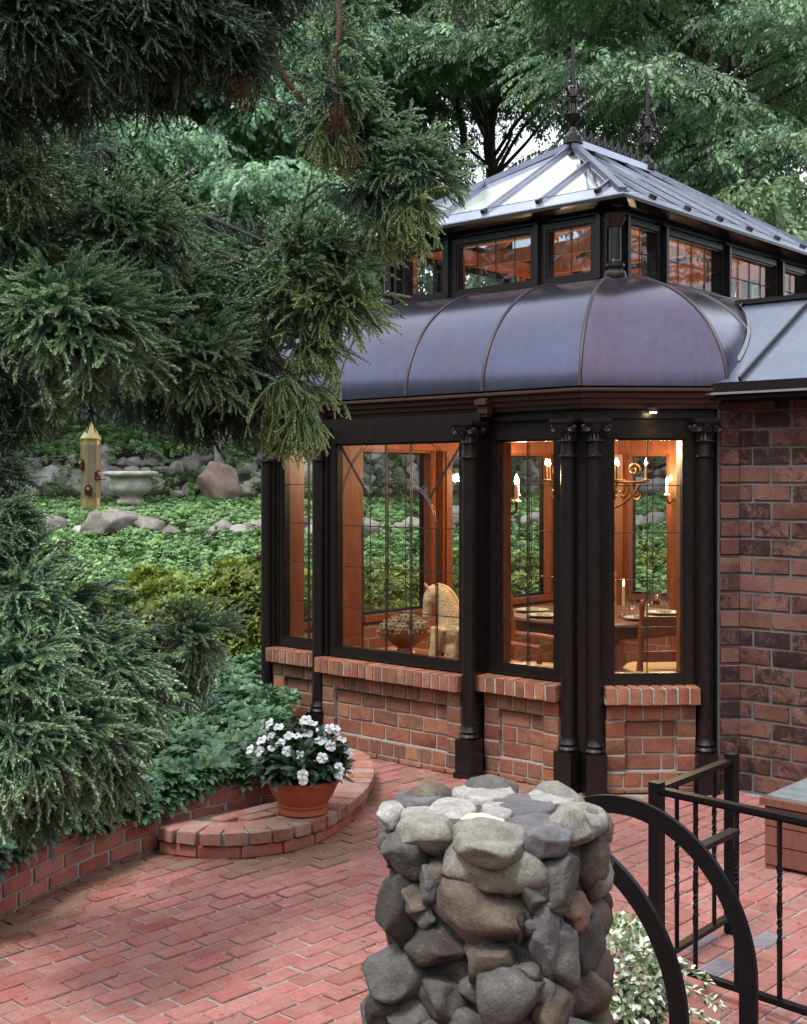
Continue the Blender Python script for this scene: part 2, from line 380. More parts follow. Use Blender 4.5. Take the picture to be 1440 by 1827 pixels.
# ------------------------------------------------------------------ terrain
def smooth(a, b, x):
    t = max(0.0, min(1.0, (x - a) / (b - a))); return t * t * (3 - 2 * t)
PROF = [(-50, -0.07), (9.9, -0.07), (10.3, 0.12), (11.7, 0.42), (14.2, 0.98), (14.6, 1.12), (17.3, 1.44), (17.75, 1.98), (21, 2.7), (30, 4.6), (50, 8.0), (140, 14)]
def yshift(x): return 2.7 * smooth(-1.2, 1.2, x)
def gz(x, y):
    ye = y - yshift(x)
    for (a, za), (b, zb) in zip(PROF, PROF[1:]):
        if ye <= b: z = za + (zb - za) * (ye - a) / (b - a); break
    else: z = PROF[-1][1]
    if ye > 10.4: z += 0.05 * mnoise.noise(Vector((x * 0.8, y * 0.8, 0))) * min(1, (ye - 10.4))
    return z
xs = sorted(set([-400, -200, -120, -80, -50, -35] + [round(-25 + 0.5 * i, 2) for i in range(101)] + [35, 50, 80, 120, 200, 400]))
ys = sorted(set([-300, -100, -40, -15, 0, 4, 8] + [round(9.5 + 0.22 * i, 2) for i in range(60)] + [round(23 + 1.5 * i, 2) for i in range(20)] + [60, 80, 110, 160, 260, 420]))
mb = MB(); nx = len(xs)
mb.add([(x, y, gz(x, y)) for y in ys for x in xs], [(j * nx + i, j * nx + i + 1, (j + 1) * nx + i + 1, (j + 1) * nx + i) for j in range(len(ys) - 1) for i in range(nx - 1)])
M['ground'] = mat_simple('woodland_soil', (0.022, 0.022, 0.012), (0.055, 0.05, 0.03), 3, 1.0, bump=0.8, bd=0.05)
tag(mb.build('ground', M['ground'], smooth='all'), kind='structure')

# ------------------------------------------------------------------ brick terrace
WALL = [Vector((x, y, 0)) for x, y in [(-1.90, 3.0), (-1.87, 3.6), (-1.80, 4.15), (-1.715, 4.6), (-1.62, 5.01), (-1.495, 5.37), (-1.335, 5.73), (-1.13, 6.04), (-0.88, 6.30), (-0.60, 6.52)]]
STEP = [Vector((x, y, 0)) for x, y in [(-1.165, 5.93), (-1.09, 5.855), (-0.84, 5.80), (-0.585, 5.88), (-0.41, 6.06), (-0.286, 6.34), (-0.205, 6.68), (-0.175, 7.02), (-0.19, 7.32), (-0.26, 7.56), (-0.42, 7.74), (-0.62, 7.84)]]
def inside(pt, poly):
    x, y = pt; c = False; j = len(poly) - 1
    for i in range(len(poly)):
        xi, yi = poly[i][0], poly[i][1]; xj, yj = poly[j][0], poly[j][1]
        if (yi > y) != (yj > y) and x < (xj - xi) * (y - yi) / (yj - yi) + xi: c = not c
        j = i
    return c
wallc = catmull(WALL, 6); stepc = catmull(STEP, 6)
TERR = [(p.x, p.y) for p in wallc if p.y < 6.0] + [(p.x, p.y) for p in stepc] + [(-0.75, 7.95), (-0.6, 8.5), (0.6, 9.5), (4.6, 7.0), (4.6, 1.2), (-1.9, 1.2)]
terrace = MB().add([(x, y, -0.0078) for x, y in TERR] + [(x, y, -0.3) for x, y in TERR], [tuple(range(len(TERR)))] + [(i, (i + 1) % len(TERR), (i + 1) % len(TERR) + len(TERR), i + len(TERR)) for i in range(len(TERR))]).build('terrace', M['paver_joint'])
tag(terrace, kind='structure')
ROTP = math.atan2(D2.y, D2.x) - R(1.5)
ca, sa = math.cos(ROTP), math.sin(ROTP)
PL, PW = 0.190, 0.092
EDGEP = [(p.x, p.y) for p in wallc if p.y > 3] + [(p.x, p.y) for p in stepc]
cand = []
for j in range(-84, 84):
    for i in range(-33, 49):
        u = (i + (0.5 if j % 2 else 0) + 0.04 * math.sin(j * 12.9)) * PL; w = j * PW
        x = 0.2 + u * ca - w * sa; y = 5.0 + u * sa + w * ca
        if not inside((x, y), TERR) and min((x - a) ** 2 + (y - b) ** 2 for a, b in EDGEP) > 0.0144: continue
        l = BM.inverted() @ Vector((x, y, 0))
        if l.y > 0.05 and l.x < 1.7 or l.y > 0.62: continue
        px = 720 + FPX * x / y; py = 860 + FPX * H / y
        vis = y > 1.3 and -60 < px < 1500 and py < 1900 and not (690 < px < 1060 and py > 1500)
        cand.append((0 if vis else 1, y, x, px, py))
cand.sort()
wallpts = [(p.x, p.y) for p in wallc] + [(p.x, p.y) for p in stepc]
def near_edge(x, y): return min((x - a) ** 2 + (y - b) ** 2 for a, b in wallpts) ** 0.5
bulk = {}
for k, (nv, y, x, px, py) in enumerate(cand):
    e = near_edge(x, y)
    m = M['paver']
    if (e < 0.16 + 0.16 * random.random() and y > 4.2 and y < 6.4) or (y > 6.7 and x < 1.0 and random.random() < 0.5): m = M['paver_moss']
    if x > 0.55 and random.random() < 0.06: m = M['paver_grey']
    dims = (PL - random.uniform(0.008, 0.016), PW - random.uniform(0.007, 0.012), 0.06)
    z = -0.031 + max(-0.003, min(0.004, random.gauss(0, 0.0022)))
    if k < 300 and not nv: brick(terrace, (x, y, z), ROTP, dims, m, 'paving_brick', tilt=0.009)
    else: bulk.setdefault(m.name, [m, []])[1].append((x, y, z, dims))
for nm, (m, lst) in bulk.items():
    b = MB()
    for x, y, z, d in lst:
        h = d[2] / 2; e = 0.004; vs = []
        for zz, ins in ((-h, 0), (h - e, 0), (h, e)):
            for sx, sy in ((-1, -1), (1, -1), (1, 1), (-1, 1)):
                u = sx * (d[0] / 2 - ins); w = sy * (d[1] / 2 - ins); vs.append((x + u * ca - w * sa, y + u * sa + w * ca, z + zz + random.gauss(0, 0.0008)))
        b.add(vs, [(8, 9, 10, 11)] + [(a + q, a + (q + 1) % 4, a + 4 + (q + 1) % 4, a + 4 + q) for a in (0, 4) for q in range(4)])
    # one colour for every brick: a vertex attribute feeds the same ramp the single bricks use
    o = b.build('distant_paving_bricks', m, terrace, fix=False); tag(o, kind='stuff')

# ------------------------------------------------------------------ curved garden wall
def arc_walk(pts):
    s = [0.0]
    for a, b in zip(pts, pts[1:]): s.append(s[-1] + (b - a).length)
    def at(d):
        d = max(0, min(s[-1] - 1e-6, d))
        for i in range(len(pts) - 1):
            if s[i + 1] >= d:
                t = (d - s[i]) / (s[i + 1] - s[i]); p = pts[i].lerp(pts[i + 1], t); tg = (pts[i + 1] - pts[i]).normalized(); return p, tg
        return pts[-1], (pts[-1] - pts[-2]).normalized()
    return at, s[-1]
def ribbon(pts, side, z0, z1, inner, outer):
    """closed curved strip between two offsets of a path"""
    b = MB(); A = []
    for i, p in enumerate(pts):
        t = (pts[min(i + 1, len(pts) - 1)] - pts[max(i - 1, 0)]).normalized(); n = Vector((-t.y, t.x, 0)) * side
        A.append((p + n * outer, p + n * inner))
    n = len(A); vs = []
    for o_, i_ in A: vs += [(o_.x, o_.y, z0), (o_.x, o_.y, z1), (i_.x, i_.y, z1), (i_.x, i_.y, z0)]
    fs = [(0, 1, 2, 3), tuple(4 * (n - 1) + k for k in (3, 2, 1, 0))]
    for i in range(n - 1):
        for k in range(4): fs.append((4 * i + k, 4 * i + (k + 1) % 4, 4 * i + 4 + (k + 1) % 4, 4 * i + 4 + k))
    return b.add(vs, fs)
gw = empty('garden_wall', (-1.62, 5.01, 0), label='low curved red brick retaining wall holding back the leafy planting bed', cat='wall')
core = ribbon(wallc, 1, -0.02, 0.262, 0.012, 0.10).build('mortar_core', M['mortar_pale'], gw, True)
at, LEN = arc_walk(wallc)
CH = 0.0675
for r_ in range(4):
    d = 0.05 + (0.105 if r_ % 2 else 0)
    while d < LEN - 0.1:
        p, t = at(d + 0.1); rz = math.atan2(t.y, t.x); n = Vector((-t.y, t.x, 0))
        w = 0.194
        c = p + n * 0.05 + Vector((0, 0, 0.003 + CH * (r_ + 0.5)))
        brick(gw, c, rz, (w, 0.096, CH - 0.013), M['low_brick'], tilt=0.006, ws=True)
        d += 0.211
# ------------------------------------------------------------------ rounded brick step
st = empty('brick_step', (-0.75, 6.7, 0), label='rounded brick step platform under the terracotta bowl', cat='step')
sp = [Vector((p.x, p.y)) for p in stepc]
_in = []
for i, p in enumerate(stepc):
    t = (stepc[min(i + 1, len(stepc) - 1)] - stepc[max(i - 1, 0)]).normalized(); q = p + Vector((-t.y, t.x, 0)) * 0.045; _in.append(q)
fill = [(p.x, p.y) for p in _in] + [(-0.75, 7.84), (-0.62, 6.60), (-0.90, 6.34), (-1.14, 6.08)]
MB().add([(x, y, 0.095) for x, y in fill] + [(x, y, -0.05) for x, y in fill], [tuple(range(len(fill)))] + [(i, (i + 1) % len(fill), (i + 1) % len(fill) + len(fill), i + len(fill)) for i in range(len(fill))]).build('mortar_bed', M['mortar'], st, True)
ribbon(stepc, 1, 0.0, 0.112, 0.026, 0.19).build('mortar_edge', M['mortar_pale'], st, True)
at, LEN = arc_walk(stepc)
d = 0.02
while d < LEN - 0.03:
    p, t = at(d + 0.05); n = Vector((-t.y, t.x, 0))
    brick(st, p + n * 0.092 + Vector((0, 0, 0.093)), math.atan2(t.y, t.x), (0.096, 0.198, 0.06), M['step_brick'], 'cap_brick', 0.010, True); d += 0.117
d = 0.03
while d < LEN - 0.1:
    p, t = at(d + 0.1); n = Vector((-t.y, t.x, 0))
    brick(st, p + n * 0.062 + Vector((0, 0, 0.028)), math.atan2(t.y, t.x), (0.196, 0.096, 0.056), M['low_brick'], 'brick', 0.006, True); d += 0.212
for j in range(-12, 14):
    for i in range(-6, 8):
        u = (i + (0.5 if j % 2 else 0)) * PL; w = j * PW
        x = -0.6 + u * ca - w * sa; y = 6.8 + u * sa + w * ca
        if (inside((x, y), fill) and min((x - q.x) ** 2 + (y - q.y) ** 2 for q in stepc) > 0.245 ** 2 and min((x - q.x) ** 2 + (y - q.y) ** 2 for q in wallc) > 0.07 ** 2):
            brick(st, (x, y, 0.092), ROTP, (0.180, 0.082, 0.054), M['step_brick'], 'brick', 0.01, True)
# ------------------------------------------------------------------ planting bed behind the wall
bedp = [(p.x - 0.03, p.y + 0.05) for p in wallc] + [(-0.75, 7.82), (-0.66, 8.12), (-1.02, 8.85), (-1.0, 10.4), (-9, 10.4), (-9, 2.5), (-2.0, 2.5)]
tag(MB().add([(x, y, 0.20) for x, y in bedp] + [(x, y, -0.1) for x, y in bedp], [tuple(range(len(bedp)))] + [(i, (i + 1) % len(bedp), (i + 1) % len(bedp) + len(bedp), i + len(bedp)) for i in range(len(bedp))]).build('planting_bed', M['soil']), kind='structure')

# ------------------------------------------------------------------ needles and scraps fallen on the paving
M['litter'] = mat_simple('dry_needles', (0.10, 0.045, 0.02), (0.24, 0.13, 0.06), 60, 0.9, bump=0)
lb = MB(); lr = random.Random(21); at, LEN = arc_walk(wallc)
for k in range(420):
    if k < 260:
        p, t = at(lr.uniform(1.0, LEN)); c = p + Vector((t.y, -t.x, 0)) * abs(lr.gauss(0.02, 0.16))
    else: c = Vector((lr.uniform(-1.6, 1.6), lr.uniform(3.9, 7.0), 0))
    a = lr.uniform(0, 2 * PI); l = lr.uniform(0.008, 0.03); b1 = lr.uniform(-.5, .5)
    lb.tube([(c.x, c.y, 0.003), (c.x + l * .5 * math.cos(a), c.y + l * .5 * math.sin(a), 0.005), (c.x + l * math.cos(a + b1), c.y + l * math.sin(a + b1), 0.003)], [0.0012, 0.0018, 0.0008], 4)
tag(lb.build('leaf_litter', M['litter'], fix=False), 'dry brown cedar needles scattered on the brick paving', 'litter', kind='stuff')

# ------------------------------------------------------------------ pavilion
HX, LY, CH0 = 1.835, 4.68, 0.505
TX, TY0, TY1 = 0.95, 0.90, 3.87          # clerestory plan
Z_EAVE, Z_TOP = 2.30, 3.06
def chamfer(o):
    X = HX + o; c = CH0 + 0.586 * o
    return [(-X + c, -o), (X - c, -o), (X, -o + c), (X, LY + o - c), (X - c, LY + o), (-X + c, LY + o), (-X, LY + o - c), (-X, -o + c)]
pav = empty('pavilion', BO, BANG, label='glazed brick and bronze garden pavilion with curved copper roof and glass lantern', cat='pavilion')
S2 = 0.70710678
# --- brick plinths under the windows
def frame_of(p0, ang): return Matrix.Translation((p0[0], p0[1], 0)) @ Matrix.Rotation(ang, 4, 'Z')
def brick_base(p0, ang, L, pier=0.115, name='brick_base'):
    """local x runs along the wall, local -y is outside; wall plane y=0"""
    part = MB().box((L / 2, 0.10, 0.25), (L - 0.02, 0.13, 0.50)).build(name, M['mortar'], pav)
    part.matrix_basis = frame_of(p0, ang)
    MB().box((L / 2, 0.045, 0.553), (L + 0.016, 0.206, 0.086)).build('coping_mortar', M['mortar_pale'], part)
    mb_ = MB().box((L / 2, 0.05, 0.458), (L - 0.012, 0.10, 0.094))
    for x in (pier / 2, L - pier / 2): mb_.box((x, 0.052, 0.26), (pier - 0.008, 0.10, 0.30))
    mb_.box((L / 2, 0.062, 0.066), (L - 0.012, 0.10, 0.115)); mb_.build('mortar_joints', M['mortar'], part)
    m = M['pav_brick']
    n = max(3, round((L + 0.03) / 0.069)); w = (L + 0.03) / n
    for i in range(n): brick(part, (-0.015 + (i + 0.5) * w, 0.045, 0.556), 0, (w - 0.013, 0.225, 0.098), m, 'coping_brick', 0.014)
    def row(z, h, x0, x1, bw, off, y):
        x = x0; k = 0
        while x < x1 - 0.02:
            ww = bw * (off if k == 0 else 1.0); k += 1
            ww = min(ww, x1 - x)
            if x1 - (x + ww) < 0.035: ww = x1 - x
            brick(part, (x + ww / 2, y, z), 0, (ww - 0.010, 0.09, h - 0.010), m, 'brick', 0.012); x += ww
    row(0.458, 0.095, 0, L, 0.108, 1.0, 0.036)
    for r_ in range(3):
        z = 0.125 + 0.095 * (r_ + 0.5) - 0.003
        row(z, 0.095, pier, L - pier, 0.212, 0.5 if r_ % 2 else 1.0, 0.072)
        for x in (pier / 2, L - pier / 2): brick(part, (x, 0.040, z), 0, (pier - 0.008, 0.09, 0.086), m, 'brick', 0.01)
    row(0.076, 0.090, 0, L, 0.105, 1.0, 0.050)
    row(0.014, 0.034, 0, L, 0.19, 0.6, 0.040)
    return part
brick_base((-0.600, -0.205), 0, 1.185)
brick_base((0.662, -0.085), 0, 0.548)
brick_base((-1.21, -0.085), 0, 0.548)
FC = (1.33, 0.0); FA = R(45)
def facet(a, out=0.0): return (FC[0] + a * S2 + out * S2, FC[1] + a * S2 - out * S2)
brick_base(facet(0.097, 0.085), FA, 0.520)
# plain brick under the windows that look into the garden (only their inner faces can be seen)
def mat_brickwall(name):
    t = NT(name); co = t.N('TexCoord').outputs['Object']
    mp = t.N('Mapping'); mp.inputs['Rotation'].default_value = (R(90), 0, 0); t.L(co, mp.inputs['Vector'])
    b = t.N('TexBrick'); t.L(mp.outputs[0], b.inputs['Vector'])
    b.inputs['Color1'].default_value = (0.30, 0.12, 0.06, 1); b.inputs['Color2'].default_value = (0.22, 0.075, 0.04, 1); b.inputs['Mortar'].default_value = (0.3, 0.27, 0.22, 1)
    b.inputs['Scale'].default_value = 1.0; b.inputs['Brick Width'].default_value = 0.21; b.inputs['Row Height'].default_value = 0.095; b.inputs['Mortar Size'].default_value = 0.006
    return t.done(t.principled(b.outputs[0], 0.9, normal=t.bump(t.math('SUBTRACT', t.noise(30, 4, 0.6, co), b.outputs['Fac']), 0.5, 0.01)))
M['brick_plain'] = mat_brickwall('inner_brick')
def wall_run(p0, p1, z0, z1, th, name, mat, out=0.0):
    a, b = Vector((*p0, 0)), Vector((*p1, 0)); L = (b - a).length; ang = math.atan2(b.y - a.y, b.x - a.x)
    o = MB().box((L / 2, th / 2 + out, (z0 + z1) / 2), (L, th, z1 - z0)).build(name, mat, pav); o.matrix_basis = frame_of(p0, ang); return o

# --- windows
def window(p0, ang, L, z0, z1, bars, fw=0.055, name='window', proud=0.035, pane='glass', wood=True):
    """p0: left jamb seen from outside; glass spans L by z0..z1; bars: list of polylines in unit coordinates"""
    f = MB(); d = 0.09
    f.box((L / 2, 0, z0 - fw / 2), (L + 2 * fw, d, fw)); f.box((L / 2, 0, z1 + fw / 2), (L + 2 * fw, d, fw))
    for x in (-fw / 2, L + fw / 2): f.box((x, 0.002, (z0 + z1) / 2), (fw, d - 0.004, z1 - z0))
    # inner bead
    for x in (0.006, L - 0.006): f.box((x, -0.008, (z0 + z1) / 2), (0.012, 0.05, z1 - z0))
    for z in (z0 + 0.006, z1 - 0.006): f.box((L / 2, -0.008, z), (L - 0.024, 0.046, 0.012))
    # raised outer moulding
    e = fw + 0.012
    for x in (-e, L + e): f.box((x, -0.046, (z0 + z1) / 2), (0.018, 0.03, z1 - z0 + 2 * fw))
    w = f.build(name, M['metal'], pav); w.matrix_basis = frame_of(p0, ang)
    MB().box((L / 2, 0.004, (z0 + z1) / 2), (L - 0.002, 0.006, z1 - z0 - 0.002)).build('pane', M[pane], w)
    b = MB()
    for pl in bars:
        pts = [Vector((x * L, -0.004, z1 - y * (z1 - z0))) for x, y in pl]
        if len(pts) == 2: b.beam(pts[0], pts[1], 0.0048, 0.006, up=Vector((1, 0, 0)) if abs(pts[0].x - pts[1].x) < 1e-4 else Vector((0, 0, 1)))
        else: b.tube(pts, 0.0026, 5)
    b.build('leading', M['lead'], w)
    if wood:
        c = MB()
        for x in (-0.03, L + 0.03): c.box((x, 0.075, (z0 + z1) / 2), (0.05, 0.052, z1 - z0 + 0.12))
        for x in (0.004, L - 0.004): c.box((x, 0.056, (z0 + z1) / 2), (0.010, 0.086, z1 - z0))
        c.box((L / 2, 0.075, z1 + 0.03), (L - 0.01, 0.05, 0.06)); c.box((L / 2, 0.095, z0 - 0.03), (L - 0.01, 0.09, 0.05))
        c.build('inner_casing', M['wood'], w)
    return w
def grid(vx, hy): return [((x, 0), (x, 1)) for x in vx] + [((0, y), (1, y)) for y in hy]
ZG0, ZG1 = 0.668, 2.010
g5 = (0.2, 0.4, 0.6, 0.8)
dv = lambda x, L: [x - 0.006 / L, x + 0.006 / L]
big = []
for x in (0.4, 0.6): big += [((a, 0), (a, 1)) for a in dv(x, 1.02)]
for x in (0.2, 0.8): big += [((a, 0.4), (a, 1)) for a in dv(x, 1.02)]
big += [((0, y), (1, y)) for y in (0.4, 0.6, 0.8)]
for e in (0.0, 0.012):
    big.append([(0.5 - (0.3 - e) * math.cos(PI * k / 24), 0.4 - (0.225 - e) * math.sin(PI * k / 24)) for k in range(25)])
    arc = [(0.5 - (0.5 - e) * math.cos(PI * k / 40), 0.34 - (0.40 - e) * math.sin(PI * k / 40)) for k in range(41)]
    big.append([q for q in arc if q[0] < 0.5 and q[1] > 0.002]); big.append([q for q in arc if q[0] > 0.5 and q[1] > 0.002])
    big.append(((0.005 + e, 0.01), (0.255 + e, 0.265))); big.append(((0.995 - e, 0.01), (0.745 - e, 0.265)))
window((-0.515, -0.125), 0, 1.055, ZG0, ZG1, big)
window((0.722, -0.005), 0, 0.425, ZG0, ZG1, grid(dv(0.5, 0.39), g5))
window((-1.155, -0.005), 0, 0.45, ZG0, ZG1, grid(dv(0.5, 0.39), g5))
window(facet(0.148), FA, 0.415, ZG0 - 0.01, ZG1, grid([0.5], g5))
# garden side, back and the other canted corners
def side_wall(p0, p1, piers, name):
    """brick plinth, posts and windows along p0->p1 (outside on the right-hand side of travel... -y local)"""
    a, b = Vector((*p0, 0)), Vector((*p1, 0)); L = (b - a).length; ang = math.atan2(b.y - a.y, b.x - a.x)
    wall_run(p0, p1, 0, 0.60, 0.16, 'brick_base', M['brick_plain'], -0.06)
    cuts = [0.0] + piers + [L]
    for i, (u, v) in enumerate(zip(cuts, cuts[1:])):
        g0 = u + (0.13); g1 = v - (0.13)
        q = a + (b - a).normalized() * g0
        n = 2 if g1 - g0 < 0.6 else 4
        window((q.x, q.y), ang, g1 - g0, ZG0, ZG1, grid([k / n for k in range(1, n)], g5))
    for u in piers:
        q = a + (b - a).normalized() * u
        o = MB().box((0, 0.0, 1.32), (0.13, 0.11, 1.44)).build('mullion', M['metal'], pav); o.matrix_basis = frame_of((q.x, q.y), ang)
side_wall((-HX, LY - CH0), (-HX, CH0), [1.0, 1.80, 2.95], 'left')
side_wall((HX - CH0, LY), (-HX + CH0, LY), [0.70, 1.96], 'back')
side_wall((-HX + CH0, LY), (-HX, LY - CH0), [], 'corner')
side_wall((-HX, CH0), (-HX + CH0, 0), [], 'corner')
side_wall((HX, LY - CH0), (HX - CH0, LY), [], 'corner')
# --- posts lined with mahogany inside
posts = [(-0.625, 0.06, 0), (0.625, 0.06, 0), (-1.235, 0.09, 0), (1.255, 0.09, R(20)), (HX - 0.10, CH0 + 0.04, R(45)), (-HX + 0.10, CH0 + 0.02, R(30)),
         (-HX + 0.09, LY - CH0 - 1.0, PI / 2), (-HX + 0.09, LY - CH0 - 1.80, PI / 2), (-HX + 0.09, LY - CH0 - 2.95, PI / 2), (-HX + 0.1, LY - CH0, R(45)), (-HX + CH0, LY - 0.1, R(30)), (HX - CH0, LY - 0.1, R(30)), (HX - CH0 - 0.70, LY - 0.09, 0), (HX - CH0 - 1.96, LY - 0.09, 0), (HX - 0.1, LY - CH0, R(45)), (HX - 0.08, 1.6, 0), (HX - 0.08, 3.0, 0)]
for x, y, a in posts:
    p = MB().box((0, 0, 1.06), (0.13, 0.17, 2.12)).box((0, 0.09, 1.06), (0.075, 0.03, 2.12)).box((0, -0.09, 1.06), (0.075, 0.03, 2.12)).build('inner_post', M['wood'], pav)
    p.matrix_basis = frame_of((x, y), a)
# outer dark posts between the windows
for x, y, a, w, dpt in [(-0.608, -0.075, 0, 0.07, 0.17), (0.615, -0.075, 0, 0.07, 0.17), (-1.23, -0.01, 0, 0.08, 0.09), (1.235, -0.01, 0, 0.08, 0.09)]:
    o = MB().box((0, 0, 1.06), (w, dpt, 2.12)).box((0.0, -dpt / 2 - 0.01, 1.06), (w * 0.5, 0.02, 2.12)).build('mullion', M['metal'], pav); o.matrix_basis = frame_of((x, y), a)
MB().box((1.315, 0.02, 1.06), (0.11, 0.10, 2.12), R(22)).build('corner_post', M['metal'], pav)
_q = facet(0.735, -0.06); MB().box((_q[0], _q[1], 1.06), (0.12, 0.13, 2.12), FA).build('corner_post', M['metal'], pav)
for a in (0.045, 0.672):
    q = facet(a); o = MB().box((0, 0, 1.06), (0.10, 0.10, 2.12)).box((0.0, -0.06, 1.06), (0.03, 0.02, 2.12)).build('mullion', M['metal'], pav); o.matrix_basis = frame_of(q, FA)
# --- columns
def spiral(c, r0, r1, turns, ax, ay, n=22, ph=0.0):
    return [Vector(c) + (Vector(ax) * math.cos(ph + 2 * PI * turns * k / n) + Vector(ay) * math.sin(ph + 2 * PI * turns * k / n)) * (r0 + (r1 - r0) * k / n) for k in range(n + 1)]
def column(x, y, ang, r=0.042):
    c = MB().lathe([(r, 0.30), (r, 1.905), (r + 0.003, 1.905), (r, 1.93), (r * 0.95, 2.0)], n=20).build('column', M['metal'], pav, smooth=True)
    c.matrix_basis = frame_of((x, y), ang)
    MB().lathe([(r + 0.004, 1.898), (r + 0.011, 1.902), (r + 0.011, 1.910), (r + 0.004, 1.914)], n=20).build('ring', M['metal'], c, smooth=True)
    p = MB().box((0, 0, 0.115), (2 * r + 0.034, 2 * r + 0.034, 0.23))
    p.box((0, 0, 0.005), (2 * r + 0.05, 2 * r + 0.05, 0.05)); p.build('plinth', M['metal'], c)
    MB().lathe([(r + 0.012, 0.231), (r + 0.020, 0.245), (r + 0.012, 0.259), (r + 0.004, 0.262), (r + 0.013, 0.275), (r + 0.004, 0.292), (r, 0.31)], n=20).build('base_moulding', M['metal'], c, smooth=True)
    k = MB().lathe([(r, 1.985), (r + 0.014, 1.992), (r + 0.004, 2.0), (r - 0.002, 2.03), (r + 0.012, 2.05), (r + 0.022, 2.07), (r + 0.02, 2.085)], n=20)
    for i in range(16):
        a = 2 * PI * i / 16; k.tube([((r + 0.011) * math.cos(a), (r + 0.011) * math.sin(a), 1.996 - 0.004 * q) for q in (0, 1, 2)], [0.003, 0.006, 0.003], 5)
    for i in range(12):
        a = 2 * PI * i / 12; k.tube([(r * math.cos(a), r * math.sin(a), 2.0), ((r + 0.004) * math.cos(a), (r + 0.004) * math.sin(a), 2.025), ((r + 0.016) * math.cos(a), (r + 0.016) * math.sin(a), 2.045)], [0.006, 0.007, 0.003], 5)
    for sx in (-1, 1):
        for sy in (-1, 1):
            d = Vector((sx * S2, sy * S2, 0)); o_ = Vector((sx * (r + 0.018), sy * (r + 0.002), 2.068))
            for e in (-0.008, 0.008):
                k.tube(spiral(o_ + Vector((0, e, 0)), 0.028, 0.004, 1.8, (sx, 0, 0), (0, 0, 1), 24, R(100)), [0.006] * 20 + [0.008] * 5, 6)
    for i in range(4):
        a = PI / 2 * i; k.tube(spiral(((r + 0.022) * math.cos(a), (r + 0.022) * math.sin(a), 2.06), 0.016, 0.016, 0.5, (-math.sin(a), math.cos(a), 0), (0, 0, -1), 10), 0.005, 5)
    k.build('capital', M['metal'], c, smooth=True)
    MB().box((0, 0, 2.107), (2 * r + 0.075, 2 * r + 0.06, 0.022)).box((0, 0, 2.092), (2 * r + 0.06, 2 * r + 0.045, 0.012)).build('abacus', M['metal'], c)
    return c
column(0.635, -0.195, 0); column(-0.645, -0.195, 0)
column(1.268, -0.085, 0); column(-1.275, -0.085, 0)
q = facet(0.035, 0.088); column(q[0], q[1], FA)
q = facet(0.668, 0.085); column(q[0], q[1], FA)

# --- entablature, gutter and soffit
MB().sweep(chamfer, [(-0.10, 2.06), (0.035, 2.06), (0.035, 2.118), (0.055, 2.122), (0.055, 2.150), (0.040, 2.154), (0.040, 2.175), (-0.10, 2.175)]).build('entablature', M['metal'], pav)
MB().sweep(chamfer, [(-0.10, 2.177), (0.075, 2.177), (0.085, 2.20), (0.10, 2.205), (0.105, 2.23), (0.125, 2.236), (0.13, 2.262), (-0.10, 2.262)]).build('cornice', M['bronze'], pav)
MB().sweep(chamfer, [(-0.05, 2.264), (0.145, 2.264), (0.158, 2.272), (0.158, 2.284), (0.145, 2.290), (-0.05, 2.290)]).build('gutter_lip', M['bronze'], pav)
MB().box((0.0, -0.085, 2.118), (1.36, 0.13, 0.11)).build('bay_lintel', M['metal'], pav)
for x in (-0.70, 0.70):
    MB().box((x, -0.125, 2.215), (0.075, 0.05, 0.09)).box((x, -0.15, 2.235), (0.085, 0.05, 0.03)).box((x, -0.115, 2.165), (0.06, 0.045, 0.03)).build('bracket', M['bronze'], pav)
# --- curved copper roof, one sheet between each pair of standing seams
PP = 1.9
def dome_pt(e, t, th):
    h = 1 - math.cos(th) ** (2 / PP); v = math.sin(th) ** (2 / PP)
    return Vector((e[0] + (t[0] - e[0]) * h, e[1] + (t[1] - e[1]) * h, Z_EAVE + (Z_TOP - Z_EAVE) * v))
NS = 18
ths = [PI / 2 * (k / NS) for k in range(NS + 1)]
OV = 0.15
ev = chamfer(OV)
def strip(e0, t0, e1, t1, name, mat, nseg=5):
    b = MB(); vs = []; n = nseg + 1
    for th in ths:
        for i in range(n):
            f = i / nseg; vs.append(dome_pt((e0[0] + (e1[0] - e0[0]) * f, e0[1] + (e1[1] - e0[1]) * f), (t0[0] + (t1[0] - t0[0]) * f, t0[1] + (t1[1] - t0[1]) * f), th))
    b.add(vs, [(j * n + i, j * n + i + 1, (j + 1) * n + i + 1, (j + 1) * n + i) for j in range(NS) for i in range(nseg)])
    o = b.build(name, mat, pav, smooth='all', fix=False); return o
def seam(e, t):
    pts = [dome_pt(e, t, th) for th in ths]
    MB().tube(pts, 0.011, 6).build('roof_seam', M['seam'], pav, smooth=True)
frontE = [-ev[1][0], -1.10, -0.52, 0.09, 0.70, ev[1][0]]; frontT = [-TX, -0.93, -0.66, -0.05, 0.56, TX]
SEAMS = []
for i in range(5):
    strip((frontE[i], -OV), (frontT[i], TY0), (frontE[i + 1], -OV), (frontT[i + 1], TY0), 'copper_roof_panel', M['copper'])
for i in range(6): SEAMS.append(((frontE[i], -OV), (frontT[i], TY0)))
XR = HX + OV
sideE = [ev[2][1], 0.98, 1.62, 2.35, 3.1, 3.7, ev[3][1]]; sideT = [TY0, 1.22, 1.72, 2.35, 3.0, 3.5, TY1]
